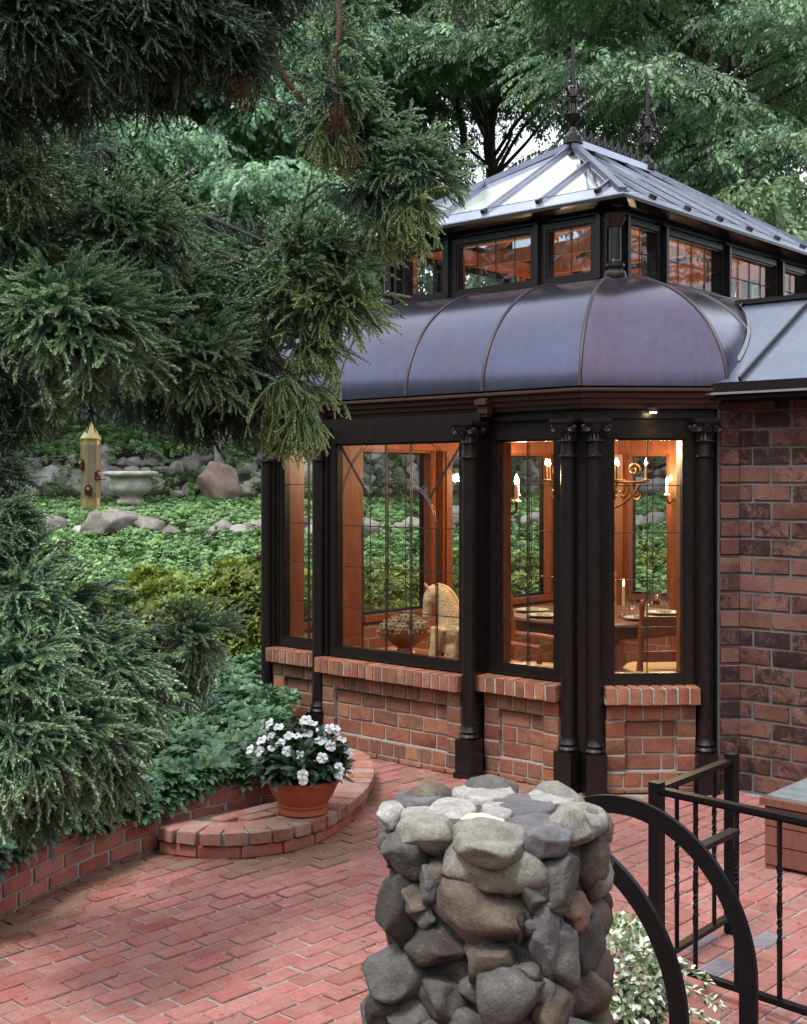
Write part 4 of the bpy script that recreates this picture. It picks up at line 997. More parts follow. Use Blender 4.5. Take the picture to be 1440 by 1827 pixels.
# chandelier
ch = bthing('chandelier', 0.08, 2.05, 1.62, label='dark scrolled iron chandelier with lit bulbs above the dining table', cat='chandelier')
b = MB(); RR = 0.36
b.tube([(RR * math.cos(2 * PI * k / 40), RR * math.sin(2 * PI * k / 40), 0.14) for k in range(40)], 0.010, 6, closed=True); b.build('ring', M['gilt'], ch, smooth=True)
MB().lathe([(0.01, -0.1), (0.035, -0.06), (0.02, 0.0), (0.045, 0.08), (0.02, 0.16), (0.014, 1.2)], n=12).build('stem', M['gilt'], ch, smooth=True)
for i in range(8):
    a = 2 * PI * i / 8 + 0.15; ax = Vector((math.cos(a), math.sin(a), 0)); az = Vector((0, 0, 1)); s = MB()
    s.tube(catmull([ax * 0.03 + az * 0.02, ax * 0.14 - az * 0.05, ax * 0.27 + az * 0.02, ax * 0.35 + az * 0.12], 6), 0.010, 6)
    s.tube(spiral(ax * 0.20 + az * 0.10, 0.075, 0.012, 1.5, ax, az, 24, R(-90)), 0.009, 6)
    s.tube(spiral(ax * 0.33 + az * 0.05, 0.05, 0.01, 1.5, ax, az, 22, R(150)), 0.009, 6)
    s.tube(spiral(ax * 0.30 + az * 0.23, 0.055, 0.01, 1.4, ax, az, 22, R(-40)), 0.008, 6)
    s.build('arm', M['gilt'], ch, smooth=True)
    t = MB().lathe([(0.010, 0.14), (0.028, 0.155), (0.010, 0.165), (0.009, 0.262), (0.005, 0.266)], n=10); shift(t, ax * 0.40); t.build('candle_tube', M['gilt'], ch, smooth=True)
    t = MB().lathe([(0.004, 0.266), (0.011, 0.280), (0.008, 0.300), (0.001, 0.318)], n=10); shift(t, ax * 0.40); t.build('bulb', M['bulb'], ch, smooth=True)
LAMP_W = 22.0
for i in range(0, 8, 2):
    a = 2 * PI * i / 8 + 0.15; lamp((0.40 * math.cos(a), 0.40 * math.sin(a), 0.40), LAMP_W, 0.05, parent=ch)
# wall sconces on the far posts
for x, y, rz, lab in [(-HX + 0.24, LY - CH0 - 1.0, -PI / 2, 'small brass candle sconce on the garden side post'), (-0.625, LY - 0.24, PI, 'small brass candle sconce on the back wall post of the pavilion'), (0.62, 0.20, 0, 'small brass candle sconce on the front post inside the pavilion')]:
    s = bthing('wall_sconce', x, y, 1.62, rz, label=lab, cat='sconce')
    MB().box((0, -0.03, 0.0), (0.06, 0.02, 0.16)).build('back_plate', M['gilt'], s)
    MB().tube(catmull([(0, -0.02, -0.02), (0, 0.05, -0.06), (0, 0.10, -0.03), (0, 0.10, 0.02)], 5), 0.009, 6).build('arm', M['gilt'], s, smooth=True)
    t = MB().lathe([(0.03, 0.02), (0.012, 0.035), (0.012, 0.12), (0.004, 0.122)], n=10); shift(t, (0, 0.10, 0)); t.build('candle_tube', M['wax'], s, smooth=True)
    t = MB().lathe([(0.005, 0.123), (0.014, 0.14), (0.010, 0.165), (0.001, 0.19)], n=10); shift(t, (0, 0.10, 0)); t.build('bulb', M['bulb'], s, smooth=True)
    lamp((0, 0.16, 0.18), 12.0, 0.04, parent=s)
# small downlight under the eave of the canted corner
q = facet(0.36, 0.125); sl = bthing('soffit_light', q[0], q[1], 2.152, label='small round downlight under the eave above the canted corner window', cat='light')
MB().lathe([(0.030, 0.026), (0.030, 0.004), (0.022, 0.0)], n=16).build('housing', M['bronze'], sl, smooth=True)
MB().lathe([(0.020, -0.003), (0.018, 0.001)], n=16).build('lens', M['bulb'], sl)
sd_ = bpy.data.lights.new('downlight', 'SPOT'); sd_.energy = 1.8; sd_.color = (1.0, 0.62, 0.28); sd_.spot_size = R(120); sd_.spot_blend = 0.9; sd_.shadow_soft_size = 0.02
so_ = bpy.data.objects.new('downlight', sd_); COL.objects.link(so_); so_.location = (0, 0, -0.008); so_.parent = sl
# stone shelf inside the arched window, with a carved horse and a bowl on it
MB().box((0.0, 0.20, 0.585), (1.10, 0.52, 0.06)).box((0.0, 0.22, 0.28), (1.04, 0.44, 0.55)).build('window_shelf', M['brick_plain'], pav)
hs = empty('horse_carving', P(795, 1172, 7.98), 0, label='ochre carved horse figure standing on the shelf behind the arched window', cat='sculpture')
hs.location.z = 0.615
b = MB(); K = lambda px, py, dy=0.0: P(px, py, 7.98 + dy) 
b.tube(catmull([K(806, 1165), K(808, 1130), K(803, 1098), K(790, 1066), K(776, 1052)], 5), [0.085] * 4 + [0.10, 0.105, 0.105, 0.10, 0.095, 0.09, 0.086, 0.08, 0.075, 0.07, 0.066, 0.062, 0.058, 0.055, 0.052, 0.050, 0.048], 14)
b.tube(catmull([K(782, 1050), K(770, 1064), K(764, 1082), K(762, 1097), K(762, 1104)], 4), [0.046, 0.05, 0.053, 0.054, 0.052, 0.049, 0.045, 0.04, 0.036, 0.033, 0.031, 0.031, 0.032, 0.033, 0.032, 0.028, 0.018], 12)
for dy in (-0.028, 0.028): b.tube([K(768, 1058, dy), K(760, 1044, dy * 1.2), K(756, 1037, dy * 1.3)], [0.016, 0.012, 0.002], 8)
for px, dy in ((778, -0.06), (788, 0.06), (812, -0.05), (822, 0.06)): b.tube([K(px + 6, 1120, dy), K(px, 1150, dy), K(px - 6, 1176, dy), K(px - 8, 1182, dy)], [0.06, 0.04, 0.032, 0.036], 10)
b.tube([K(790, 1125), K(830, 1130), K(850, 1140)], [0.09, 0.10, 0.08], 12)
ho = b.build('body', M['carved'], hs, True, smooth='all')
md = ho.modifiers.new('blend', 'REMESH'); md.mode = 'VOXEL'; md.voxel_size = 0.008; md.use_smooth_shade = True
ms = ho.modifiers.new('soften', 'SMOOTH'); ms.iterations = 4; ms.factor = 0.5
mane = MB()
mp = catmull([K(778, 1042), K(800, 1054), K(818, 1085), K(824, 1120)], 6)
mane.tube(mp, [0.012 + 0.012 * math.sin(k / (len(mp) - 1) * PI) for k in range(len(mp))], 8).build('mane', M['carved'], hs, True, smooth=True)
for dy in (-0.046, 0.046): shift(MB().lathe([(0.002, -0.006), (0.007, 0), (0.002, 0.006)], n=8), K(767, 1074, dy)).build('eye', M['wood_dark'], hs, True, smooth=True)
bc = P(722, 1166, 8.22); bc.z = 0.616
bowl = empty('footed_bowl', bc, 0, label='footed wooden bowl holding studded balls behind the arched window', cat='bowl')
MB().lathe([(0.075, 0), (0.075, 0.02), (0.05, 0.035), (0.045, 0.05), (0.11, 0.09), (0.165, 0.13), (0.185, 0.155), (0.19, 0.16), (0.18, 0.158), (0.15, 0.13), (0.05, 0.09)], n=32, flute=lambda k, z: 0.02 * math.sin(k * PI / 2) if z > 0.1 else 0).build('bowl', M['wood_red'], bowl, smooth=True)
M['seed'] = mat_simple('studded_seed_pod', (0.10, 0.055, 0.025), (0.32, 0.22, 0.11), 90, 0.7, bump=0.3)
for i, (x, y, z, r_) in enumerate([(-0.11, -0.05, 0.185, 0.058), (-0.02, -0.09, 0.18, 0.05), (0.02, 0.0, 0.235, 0.062), (0.10, -0.05, 0.19, 0.062), (-0.06, 0.06, 0.20, 0.055), (0.08, 0.08, 0.195, 0.055)]):
    o = MB(); bm = bmesh.new(); bmesh.ops.create_icosphere(bm, subdivisions=2, radius=r_ * 0.9)
    o.add([v.co for v in bm.verts], [[v.index for v in f.verts] for f in bm.faces])
    for v in bm.verts:
        n = v.co.normalized(); p_ = n * r_ * 0.88; o.tube([p_, p_ + n * r_ * 0.14, p_ + n * r_ * 0.19], [0.0085, 0.008, 0.003], 5, cap=True)
    bm.free(); shift(o, (x, y, z)); so = o.build('studded_ball', M['seed'], smooth=True, fix=False); so.location = bc
    tag(so, ['leftmost studded brown ball in the footed bowl', 'small studded ball at the front of the footed bowl', 'topmost studded brown ball in the footed bowl', 'studded ball at the right front of the footed bowl', 'studded ball at the left back of the footed bowl', 'studded ball at the right back of the footed bowl'][i], 'ball', 'studded balls in the bowl')

# ------------------------------------------------------------------ stone pier
PC = Vector((0.205, 2.79, 0)); PH = 0.212; PROT = R(-24)
pier = empty('stone_pier', PC, 0, label='rough fieldstone gate pier with mortared cap in the right foreground', cat='pier')
mts = {}
def pm(key, cols, sc, sp): mts[key] = mat_stone('pier_stone_' + key, cols, sc, sp)
pm('grey', [(0.085, 0.082, 0.08), (0.125, 0.118, 0.112)], 16, 0.6); pm('brown', [(0.105, 0.084, 0.068), (0.135, 0.108, 0.088)], 16, 0.5)
pm('pale', [(0.28, 0.27, 0.25), (0.36, 0.35, 0.325), (0.31, 0.30, 0.29)], 30, 0.8); pm('dark', [(0.045, 0.041, 0.038), (0.062, 0.054, 0.048)], 18, 0.5)
pm('pink', [(0.195, 0.116, 0.086), (0.180, 0.112, 0.090)], 18, 0.5); pm('cream', [(0.46, 0.43, 0.31), (0.48, 0.45, 0.33)], 12, 0.2)
pm('tan', [(0.2, 0.188, 0.165), (0.235, 0.222, 0.195)], 18, 0.6); pm('blue', [(0.115, 0.11, 0.116), (0.13, 0.124, 0.132)], 16, 0.5)
M['pier_mortar'] = mat_simple('lumpy_mortar', (0.022, 0.020, 0.019), (0.115, 0.108, 0.105), 30, 0.95, bump=0.8, bd=0.012)
ca_, sa_ = math.cos(PROT), math.sin(PROT)
def pl_xy(w): d = w - PC; return (d.x * ca_ + d.y * sa_, -d.x * sa_ + d.y * ca_)
def sup(a, b, h): return (abs(a) / h) ** 9 + (abs(b) / h) ** 9
def pier_hit(px, py, h):
    d = P(px, py, 1.0) - Vector((0, 0, H)); t = 2.0
    while t < 3.6:
        w = Vector((0, 0, H)) + d * t; a, b_ = pl_xy(w)
        if sup(a, b_, h) < 1: 
            e = 1e-3; gx = (sup(a + e, b_, h) - sup(a - e, b_, h)); gy = (sup(a, b_ + e, h) - sup(a, b_ - e, h))
            n = Vector((gx * ca_ - gy * sa_, gx * sa_ + gy * ca_, 0)).normalized(); return w, n
        t += 0.004
    return None, None
PTOP = 1.03
stones = [  # (x, y, w, h) in a detail of the photograph, material, seed offset
    (710, 485, 470, 300, 'tan'), (235, 430, 255, 230, 'grey'), (640, 745, 480, 320, 'brown'), (390, 590, 150, 175, 'blue'), (190, 745, 230, 370, 'dark'), (280, 690, 150, 150, 'brown'),
    (950, 660, 140, 220, 'grey'), (1110, 580, 180, 280, 'grey'), (1285, 450, 200, 250, 'brown'), (1040, 395, 200, 150, 'blue'), (1200, 750, 230, 160, 'pink'), (1330, 720, 120, 230, 'brown'),
    (180, 1110, 250, 270, 'grey'), (415, 960, 280, 200, 'dark'), (720, 1040, 290, 230, 'brown'), (1030, 930, 125, 330, 'blue'), (1140, 1010, 190, 330, 'grey'), (1265, 910, 160, 240, 'grey'), (1270, 1195, 265, 310, 'brown'),
    (440, 1230, 270, 200, 'grey'), (800, 1220, 380, 380, 'grey'), (1050, 1340, 200, 250, 'brown'), (130, 1310, 170, 160, 'dark'), (260, 1350, 260, 140, 'grey'), (600, 1390, 220, 160, 'grey'), (340, 350, 270, 170, 'tan'), (1215, 300, 260, 170, 'tan'), (155, 250, 110, 90, 'pale'), (885, 830, 110, 150, 'dark'), (900, 1440, 260, 170, 'brown'), (430, 1460, 240, 170, 'brown'), (1270, 1450, 240, 170, 'grey'), (160, 1480, 220, 180, 'brown')]
for i, (cx, cy, w, h, mk) in enumerate(stones):
    px, py = 640 + cx / 3.064, 1380 + cy / 3.064
    hit, n = pier_hit(px, py, PH + 0.006)
    if hit is None: continue
    k = hit.y / FPX / 3.064; sw, sh = w * k / 2, h * k / 2
    th = min(0.075, 0.62 * min(sw, sh) + 0.02)
    me = rock_mesh(100 + i, (sw * 1.34, th * 1.15, sh * 1.32), 4, 14, 0.09, 0.54, 0.9); me.materials.append(mts[mk])
    o = bpy.data.objects.new('stone', me); COL.objects.link(o); o.location = hit - n * th * 0.44; o.rotation_euler = (random.uniform(-.1, .1), random.uniform(-.06, .06), math.atan2(n.y, n.x) + PI / 2)
    adopt(o, pier, True)
fr = random.Random(11)
for i in range(34):
    px, py = fr.uniform(662, 1092), fr.uniform(1500, 1840); hit, n = pier_hit(px, py, PH + 0.004)
    if hit is None: continue
    w = fr.uniform(0.018, 0.036); me = rock_mesh(1500 + i, (w, 0.02, w * fr.uniform(0.6, 1.2)), 3, 12, 0.1, 0.5, 0.85); me.materials.append(mts[fr.choice(['grey', 'brown', 'dark', 'blue', 'grey'])])
    o = bpy.data.objects.new('chinking_stone', me); COL.objects.link(o); o.location = hit - n * 0.006; o.rotation_euler = (fr.uniform(-.2, .2), fr.uniform(-.4, .4), math.atan2(n.y, n.x) + PI / 2); adopt(o, pier, True)
tops_ = [(500, 185, 280, 95, 'pale'), (755, 200, 165, 75, 'pale'), (675, 260, 225, 85, 'cream'), (700, 95, 360, 110, 'pale'), (900, 160, 330, 110, 'blue'), (1060, 130, 260, 75, 'pale'), (1195, 215, 280, 130, 'tan'), (970, 280, 300, 140, 'blue'), (330, 130, 250, 80, 'blue'), (350, 230, 250, 100, 'pale'), (700, 365, 380, 120, 'tan'), (180, 200, 140, 90, 'pale')]
for i, (cx, cy, w, h, mk) in enumerate(tops_):
    px, py = 640 + cx / 3.064, 1380 + cy / 3.064; c = G(px, py, PTOP - 0.004)
    k = c.y / FPX / 3.064; sw = w * k / 2; sd = h / 3.064 / 2 * c.y ** 2 / (FPX * (H - PTOP))
    me = rock_mesh(300 + i, (sw, sd * 0.95, 0.034), 4, 8, 0.05, 0.7, 0.95)
    for v in me.vertices: v.co.z = min(v.co.z, 0.017 + 0.004 * mnoise.noise(v.co * 30))
    me.materials.append(mts[mk]); o = bpy.data.objects.new('cap_stone', me); COL.objects.link(o); o.location = c - Vector((0, 0, 0.012)); adopt(o, pier, True)
# stones out of the picture below, same size, laid round the shaft
rr = random.Random(3)
for lay in range(4):
    for i in range(9):
        a = 2 * PI * (i + 0.5 * lay) / 9; z = 0.09 + 0.155 * lay
        u, v_ = math.cos(a), math.sin(a); s_ = PH / (abs(u) ** 9 + abs(v_) ** 9) ** (1 / 9)
        me = rock_mesh(500 + lay * 9 + i, (0.085, 0.06, 0.08), 2, 7); me.materials.append(mts[rr.choice(['grey', 'brown', 'dark', 'tan'])])
        o = bpy.data.objects.new('stone', me); COL.objects.link(o); la, lb = u * s_ * 0.95, v_ * s_ * 0.95
        o.location = PC + Vector((la * ca_ - lb * sa_, la * sa_ + lb * ca_, z)); o.rotation_euler = (0, 0, a + PROT + PI / 2); adopt(o, pier, True)
# back side stones
for lay in range(4):
    for i in range(4):
        a = R(20) + R(140) * i / 3; z = 0.68 + 0.105 * lay; u, v_ = math.cos(a), math.sin(a); s_ = PH / (abs(u) ** 9 + abs(v_) ** 9) ** (1 / 9)
        me = rock_mesh(700 + lay * 4 + i, (0.075, 0.05, 0.055), 2, 7); me.materials.append(mts[rr.choice(['grey', 'brown', 'tan'])])
        o = bpy.data.objects.new('stone', me); COL.objects.link(o); la, lb = u * s_ * 0.93, v_ * s_ * 0.93
        o.location = PC + Vector((la * ca_ - lb * sa_, la * sa_ + lb * ca_, z)); o.rotation_euler = (0, 0, a + PROT + PI / 2); adopt(o, pier, True)
b = MB(); n = 64; rings = 40
for j in range(rings + 1):
    z = PTOP * j / rings
    for k in range(n):
        a = 2 * PI * k / n; u, v_ = math.cos(a), math.sin(a); s_ = (PH - 0.016 - (0.012 if j == rings else 0)) / (abs(u) ** 9 + abs(v_) ** 9) ** (1 / 9)
        s_ += 0.014 * mnoise.noise(Vector((u * 3, v_ * 3, z * 9))) + 0.006 * mnoise.noise(Vector((u * 11, v_ * 11, z * 33)))
        la, lb = u * s_, v_ * s_; b.v.append((PC.x + la * ca_ - lb * sa_, PC.y + la * sa_ + lb * ca_, z - (0.012 if j == rings else 0)))
b.f = [(j * n + k, j * n + (k + 1) % n, (j + 1) * n + (k + 1) % n, (j + 1) * n + k) for j in range(rings) for k in range(n)] + [tuple(range(rings * n, rings * n + n))]
b.build('mortar_core', M['pier_mortar'], pier, True, smooth=True)

# ------------------------------------------------------------------ iron railing round the stairwell
rail = empty('iron_railing', (0.895, 4.40, 0), 0, label='black iron corner railing with square posts and twisted balusters', cat='railing')
E1 = Vector((0.685, -0.728, 0)); E2 = Vector((0.643, 0.766, 0)); E1.normalize(); E2.normalize()
p1 = Vector((0.895, 4.40, 0)); p2 = p1 + E2 * 0.60; ZRAIL = 0.675
def post(p, h=0.70):
    o = MB().box((p.x, p.y, h / 2), (0.042, 0.042, h), math.atan2(E1.y, E1.x)).build('post', M['iron'], rail, True)
    c = MB(); rz = math.atan2(E1.y, E1.x); cs_, sn = math.cos(rz), math.sin(rz); vs = []
    for hw, z in ((0.030, h - 0.002), (0.030, h + 0.012), (0.003, h + 0.030)):
        for sx, sy in ((-1, -1), (1, -1), (1, 1), (-1, 1)): vs.append((p.x + hw * (sx * cs_ - sy * sn), p.y + hw * (sx * sn + sy * cs_), z))
    c.add(vs, [(3, 2, 1, 0), (8, 9, 10, 11)] + [(a + q_, a + (q_ + 1) % 4, a + 4 + (q_ + 1) % 4, a + 4 + q_) for a in (0, 4) for q_ in range(4)]); c.build('post_cap', M['iron'], o, True)
post(p1); post(p2); p3 = p1 + E1 * 1.45; post(p3)
def railbar(a, b_, z, w=0.034, h=0.016):
    MB().beam(Vector((a.x, a.y, z)), Vector((b_.x, b_.y, z)), w, h).beam(Vector((a.x, a.y, z - h * 0.8)), Vector((b_.x, b_.y, z - h * 0.8)), w * 0.55, h * 0.6).build('rail', M['iron'], rail, True)
railbar(p1, p2, ZRAIL); railbar(p1, p3, ZRAIL); railbar(p1, p2, 0.07, 0.03, 0.014); railbar(p1, p3, 0.07, 0.03, 0.014)
def baluster(p, z0=0.075, z1=ZRAIL - 0.01):
    b = MB(); n = 36; vs = []
    for k in range(n + 1):
        z = z0 + (z1 - z0) * k / n; f = k / n; tw = 5 * PI * smooth(0.25, 0.8, f)
        for c_ in range(4):
            a = PI / 4 + PI / 2 * c_ + tw; vs.append((p.x + 0.0098 * math.cos(a), p.y + 0.0098 * math.sin(a), z))
    b.add(vs, [(k * 4 + c_, k * 4 + (c_ + 1) % 4, k * 4 + 4 + (c_ + 1) % 4, k * 4 + 4 + c_) for k in range(n) for c_ in range(4)] + [(3, 2, 1, 0), tuple(range(4 * n, 4 * n + 4))])
    b.build('baluster', M['iron'], rail, True)
for d in (0.15, 0.30, 0.45): baluster(p1 + E2 * d)
for d in (0.16, 0.32, 0.48, 0.64, 0.80, 0.96, 1.12, 1.28): baluster(p1 + E1 * d)
def hoop(c, half, label, ztop=0.745):
    """flat iron bar bent to a round arch in the vertical plane along E1"""
    h = empty('hoop_rail', c, 0, label=label, cat='hoop rail', group='arched iron hoop rails')
    W_, T_ = 0.056, 0.016; path = []
    R_ = half; zc = ztop - R_
    for k in range(7): path.append((R_, -0.10 + (zc + 0.10) * k / 7, 1.0, 0.0))
    for k in range(41): a = PI * k / 40; path.append((R_ * math.cos(a), zc + R_ * math.sin(a), math.cos(a), math.sin(a)))
    for k in range(7): path.append((-R_, zc - (zc + 0.10) * (k + 1) / 7, -1.0, 0.0))
    b = MB(); vs = []
    for u, z, nu, nz in path:
        for sw, st in ((-1, -1), (1, -1), (1, 1), (-1, 1)):
            q_ = c + E1 * (u + nu * sw * W_ / 2) + E2 * (st * T_ / 2); vs.append((q_.x, q_.y, z + nz * sw * W_ / 2))
    n = len(path); b.add(vs, [(i * 4 + k, i * 4 + (k + 1) % 4, i * 4 + 4 + (k + 1) % 4, i * 4 + 4 + k) for i in range(n - 1) for k in range(4)] + [(3, 2, 1, 0), tuple(range(4 * n - 4, 4 * n))])
    b.build('arch_bar', M['iron'], h, True, smooth=True); return h
h1 = hoop(Vector((0.70, 3.90, 0)), 0.43, 'tall arched flat iron hoop joined to the railing by a short bar')
h2 = hoop(Vector((0.434, 3.60, 0)), 0.43, 'nearer arched flat iron hoop beside the stone pier')
a = Vector((0.70, 3.90, 0)) + E1 * 0.25; MB().beam(Vector((a.x, a.y, 0.66)), Vector((a.x, a.y, 0.66)) + E2 * 0.27, 0.034, 0.016).build('tie_bar', M['iron'], h1, True)
# ------------------------------------------------------------------ wooden box by the wing
bx = empty('wooden_chest', (1.98, 5.72, 0), BANG, label='brown wooden chest with slate top at the right edge of the terrace', cat='chest')
M['chest'] = mat_wood('stained_board', (0.10, 0.032, 0.022), (0.19, 0.07, 0.05), 0.6, 0.6)
M['slate'] = mat_simple('slate', (0.10, 0.13, 0.14), (0.22, 0.25, 0.25), 12, 0.5, bump=0.4)
MB().box((0, 0, 0.145), (0.44, 0.46, 0.27)).build('body', M['chest'], bx)
for k in range(3): MB().box((0, -0.235, 0.06 + 0.088 * k), (0.448, 0.014, 0.082)).build('board', M['chest'], bx); MB().box((-0.225, 0, 0.06 + 0.088 * k), (0.014, 0.45, 0.082)).build('board', M['chest'], bx)
MB().box((0, 0, 0.302), (0.49, 0.51, 0.032)).build('rim', M['chest'], bx); MB().box((0, 0, 0.322), (0.44, 0.46, 0.014)).build('slate_top', M['slate'], bx)
for sx in (-1, 1):
    for sy in (-1, 1): MB().box((sx * 0.2, sy * 0.21, 0.005), (0.05, 0.05, 0.03)).build('foot', M['chest'], bx)

# ------------------------------------------------------------------ scattering: points carry rotation, size and which shape
_ng = {}
def scatter_group(key, meshes):
    if key in _ng: return _ng[key]
    g = bpy.data.node_groups.new('scatter_' + key, 'GeometryNodeTree')
    g.interface.new_socket('Geometry', in_out='INPUT', socket_type='NodeSocketGeometry')
    g.interface.new_socket('Geometry', in_out='OUTPUT', socket_type='NodeSocketGeometry')
    N, L = g.nodes, g.links
    gi, go = N.new('NodeGroupInput'), N.new('NodeGroupOutput')
    jn = N.new('GeometryNodeJoinGeometry')
    for i, me in enumerate(meshes):
        src = bpy.data.objects.new('%s_shape' % key, me)       # source shapes stay out of the scene
        oi = N.new('GeometryNodeObjectInfo'); oi.inputs['Object'].default_value = src; oi.inputs['As Instance'].default_value = False
        gt = N.new('GeometryNodeGeometryToInstance'); L.new(oi.outputs['Geometry'], gt.inputs[0]); L.new(gt.outputs[0], jn.inputs[0])
    ip = N.new('GeometryNodeInstanceOnPoints'); ip.inputs['Pick Instance'].default_value = True
    def attr(nm, ty):
        a = N.new('GeometryNodeInputNamedAttribute'); a.data_type = ty; a.inputs['Name'].default_value = nm; return a.outputs['Attribute']
    e2r = N.new('FunctionNodeEulerToRotation'); L.new(attr('rot', 'FLOAT_VECTOR'), e2r.inputs[0]); L.new(e2r.outputs[0], ip.inputs['Rotation'])
    L.new(attr('scl', 'FLOAT_VECTOR'), ip.inputs['Scale']); L.new(attr('pick', 'INT'), ip.inputs['Instance Index'])
    L.new(gi.outputs[0], ip.inputs['Points']); L.new(jn.outputs[0], ip.inputs['Instance']); L.new(ip.outputs[0], go.inputs[0])
    _ng[key] = g; return g
def scatter(name, key, meshes, pts, eul, scl, parent=None, kind='stuff', mat=None):
    pts = np.asarray(pts, np.float32); n = len(pts)
    me = bpy.data.meshes.new(name); me.vertices.add(n); me.vertices.foreach_set('co', pts.ravel())
    a = me.attributes.new('rot', 'FLOAT_VECTOR', 'POINT'); a.data.foreach_set('vector', np.asarray(eul, np.float32).ravel())
    scl = np.asarray(scl, np.float32)
    if scl.ndim == 1: scl = np.repeat(scl[:, None], 3, 1)
    a = me.attributes.new('scl', 'FLOAT_VECTOR', 'POINT'); a.data.foreach_set('vector', scl.ravel())
    a = me.attributes.new('pick', 'INT', 'POINT'); a.data.foreach_set('value', RNG.integers(0, len(meshes), n).astype(np.int32))
    me.update(); 
    for m in meshes[0].materials: me.materials.append(m)
    o = bpy.data.objects.new(name, me); COL.objects.link(o)
    md = o.modifiers.new('scatter', 'NODES'); md.node_group = scatter_group(key, meshes)
    adopt(o, parent, True)
    if kind: o['kind'] = kind
    return o
def unit(v): return v / np.maximum(np.linalg.norm(v, axis=-1, keepdims=True), 1e-9)
def frames(z, xref):
    """euler angles whose local z is z and local x leans towards xref"""
    z = unit(z); x = unit(xref - z * np.sum(xref * z, -1, keepdims=True)); y = np.cross(z, x)
    m = np.stack([x, y, z], -1)
    return np.stack([np.arctan2(m[:, 2, 1], m[:, 2, 2]), -np.arcsin(np.clip(m[:, 2, 0], -1, 1)), np.arctan2(m[:, 1, 0], m[:, 0, 0])], -1)
def rdir(n):
    return unit(RNG.normal(size=(n, 3)))
DOWN = np.array([0, 0, -1.0])

# ------------------------------------------------------------------ leaf shapes
def leaf_into(b, base, d, up, l, w, fold=0.25, curl=0.25, n=3, stalk=0.0, tipw=None):
    """a pointed leaf from base along d; 'up' is its upper side"""
    base, d, up = Vector(base), Vector(d).normalized(), Vector(up)
    s = d.cross(up).normalized(); up = s.cross(d).normalized(); vs = []
    prof = tipw or [0.0, 0.75, 1.0, 0.0] if n == 3 else ([0.0, 0.6, 1.0, 0.85, 0.0])
    for k in range(n + 1):
        t = k / n; c = base + d * (stalk + l * t) - up * (curl * l * t * t); hw = w / 2 * prof[k]
        if k in (0, n): vs.append(c)
        else: vs += [c - s * hw + up * fold * hw, c, c + s * hw + up * fold * hw]
    fs = [(0, 2, 1), (0, 3, 2)]
    for k in range(1, n - 1):
        a = 1 + 3 * (k - 1); fs += [(a, a + 1, a + 4, a + 3), (a + 1, a + 2, a + 5, a + 4)]
    a = 1 + 3 * (n - 2); e = len(vs) - 1; fs += [(a, a + 1, e), (a + 1, a + 2, e)]
    b.add(vs, fs)
def spray_mesh(seed, mat, L=0.42, nl=15, ll=0.085, lw=0.036, droop=0.35, twig=True, spread=62, curl=0.35):
    """a twig lying along +Z (outwards) with leaves left and right, upper side towards -X"""
    r = random.Random(seed); b = MB(); up = Vector((-1, 0, 0)); pts = []
    for k in range(7):
        t = k / 6; pts.append(Vector((droop * L * t * t, 0.02 * math.sin(t * 5 + seed), L * t)))
    if twig: b.tube(pts, [0.004 * (1 - 0.7 * k / 6) for k in range(7)], 3, cap=False)
    for i in range(nl):
        t = 0.12 + 0.88 * i / (nl - 1); k = min(5, int(t * 6)); p = pts[k].lerp(pts[k + 1], t * 6 - k)
        dirz = (pts[k + 1] - pts[k]).normalized(); side = 1 if i % 2 else -1
        a = R(spread + r.uniform(-18, 18)) * (1 - 0.75 * max(0, t - 0.75) / 0.25)
        d = dirz * math.cos(a) + Vector((0, side, 0)) * math.sin(a) + Vector((r.uniform(-0.25, 0.45), 0, 0))
        u = up + Vector((r.uniform(-.5, .5), r.uniform(-.5, .5), r.uniform(-.5, .5)))
        leaf_into(b, p, d, u, ll * r.uniform(0.75, 1.15), lw * r.uniform(0.85, 1.1), 0.3, curl * r.uniform(0.5, 1.5), 3, 0.01)
    me = b.mesh('leaf_spray', 'all', fix=False); me.materials.append(mat); return me
def rosette_mesh(seed, mat, nl=9, ll=0.06, lw=0.027, stem=0.08, tiers=2):
    r = random.Random(seed); b = MB()
    if stem: b.tube([(0, 0, -stem), (r.uniform(-.01, .01), r.uniform(-.01, .01), 0)], 0.002, 3, cap=False)
    for tr in range(tiers):
        for i in range(nl - 2 * tr):
            a = 2 * PI * i / (nl - 2 * tr) + r.uniform(-.25, .25) + tr * 0.5; el = R(12 + 30 * tr + r.uniform(-14, 14))
            d = Vector((math.cos(a) * math.cos(el), math.sin(a) * math.cos(el), math.sin(el)))
            leaf_into(b, (0, 0, -0.012 + 0.012 * tr), d, (0, 0, 1), ll * r.uniform(0.8, 1.15) * (1 - 0.22 * tr), lw * r.uniform(0.85, 1.15), 0.3, 0.3, 4, 0.006)
    me = b.mesh('rosette', 'all', fix=False); me.materials.append(mat); return me
M['leaf_a'] = mat_leaf('cherry_leaf', (0.07, 0.145, 0.08), (0.25, 0.38, 0.225), 0.42, 0.30, 0.45, 0.5)
M['leaf_b'] = mat_leaf('dark_tree_leaf', (0.055, 0.115, 0.07), (0.13, 0.22, 0.13), 0.45, 0.28, 0.5, 0.45)
M['leaf_c'] = mat_leaf('maple_leaf', (0.12, 0.25, 0.155), (0.34, 0.5, 0.35), 0.5, 0.35, 0.4, 0.4)
M['leaf_d'] = mat_leaf('far_leaf', (0.045, 0.105, 0.068), (0.16, 0.26, 0.17), 0.6, 0.3, 0.6, 0.3)
M['leaf_light'] = mat_leaf('light_leaf', (0.1, 0.17, 0.09), (0.2, 0.29, 0.16), 0.42, 0.35, 0.3, 0.5)
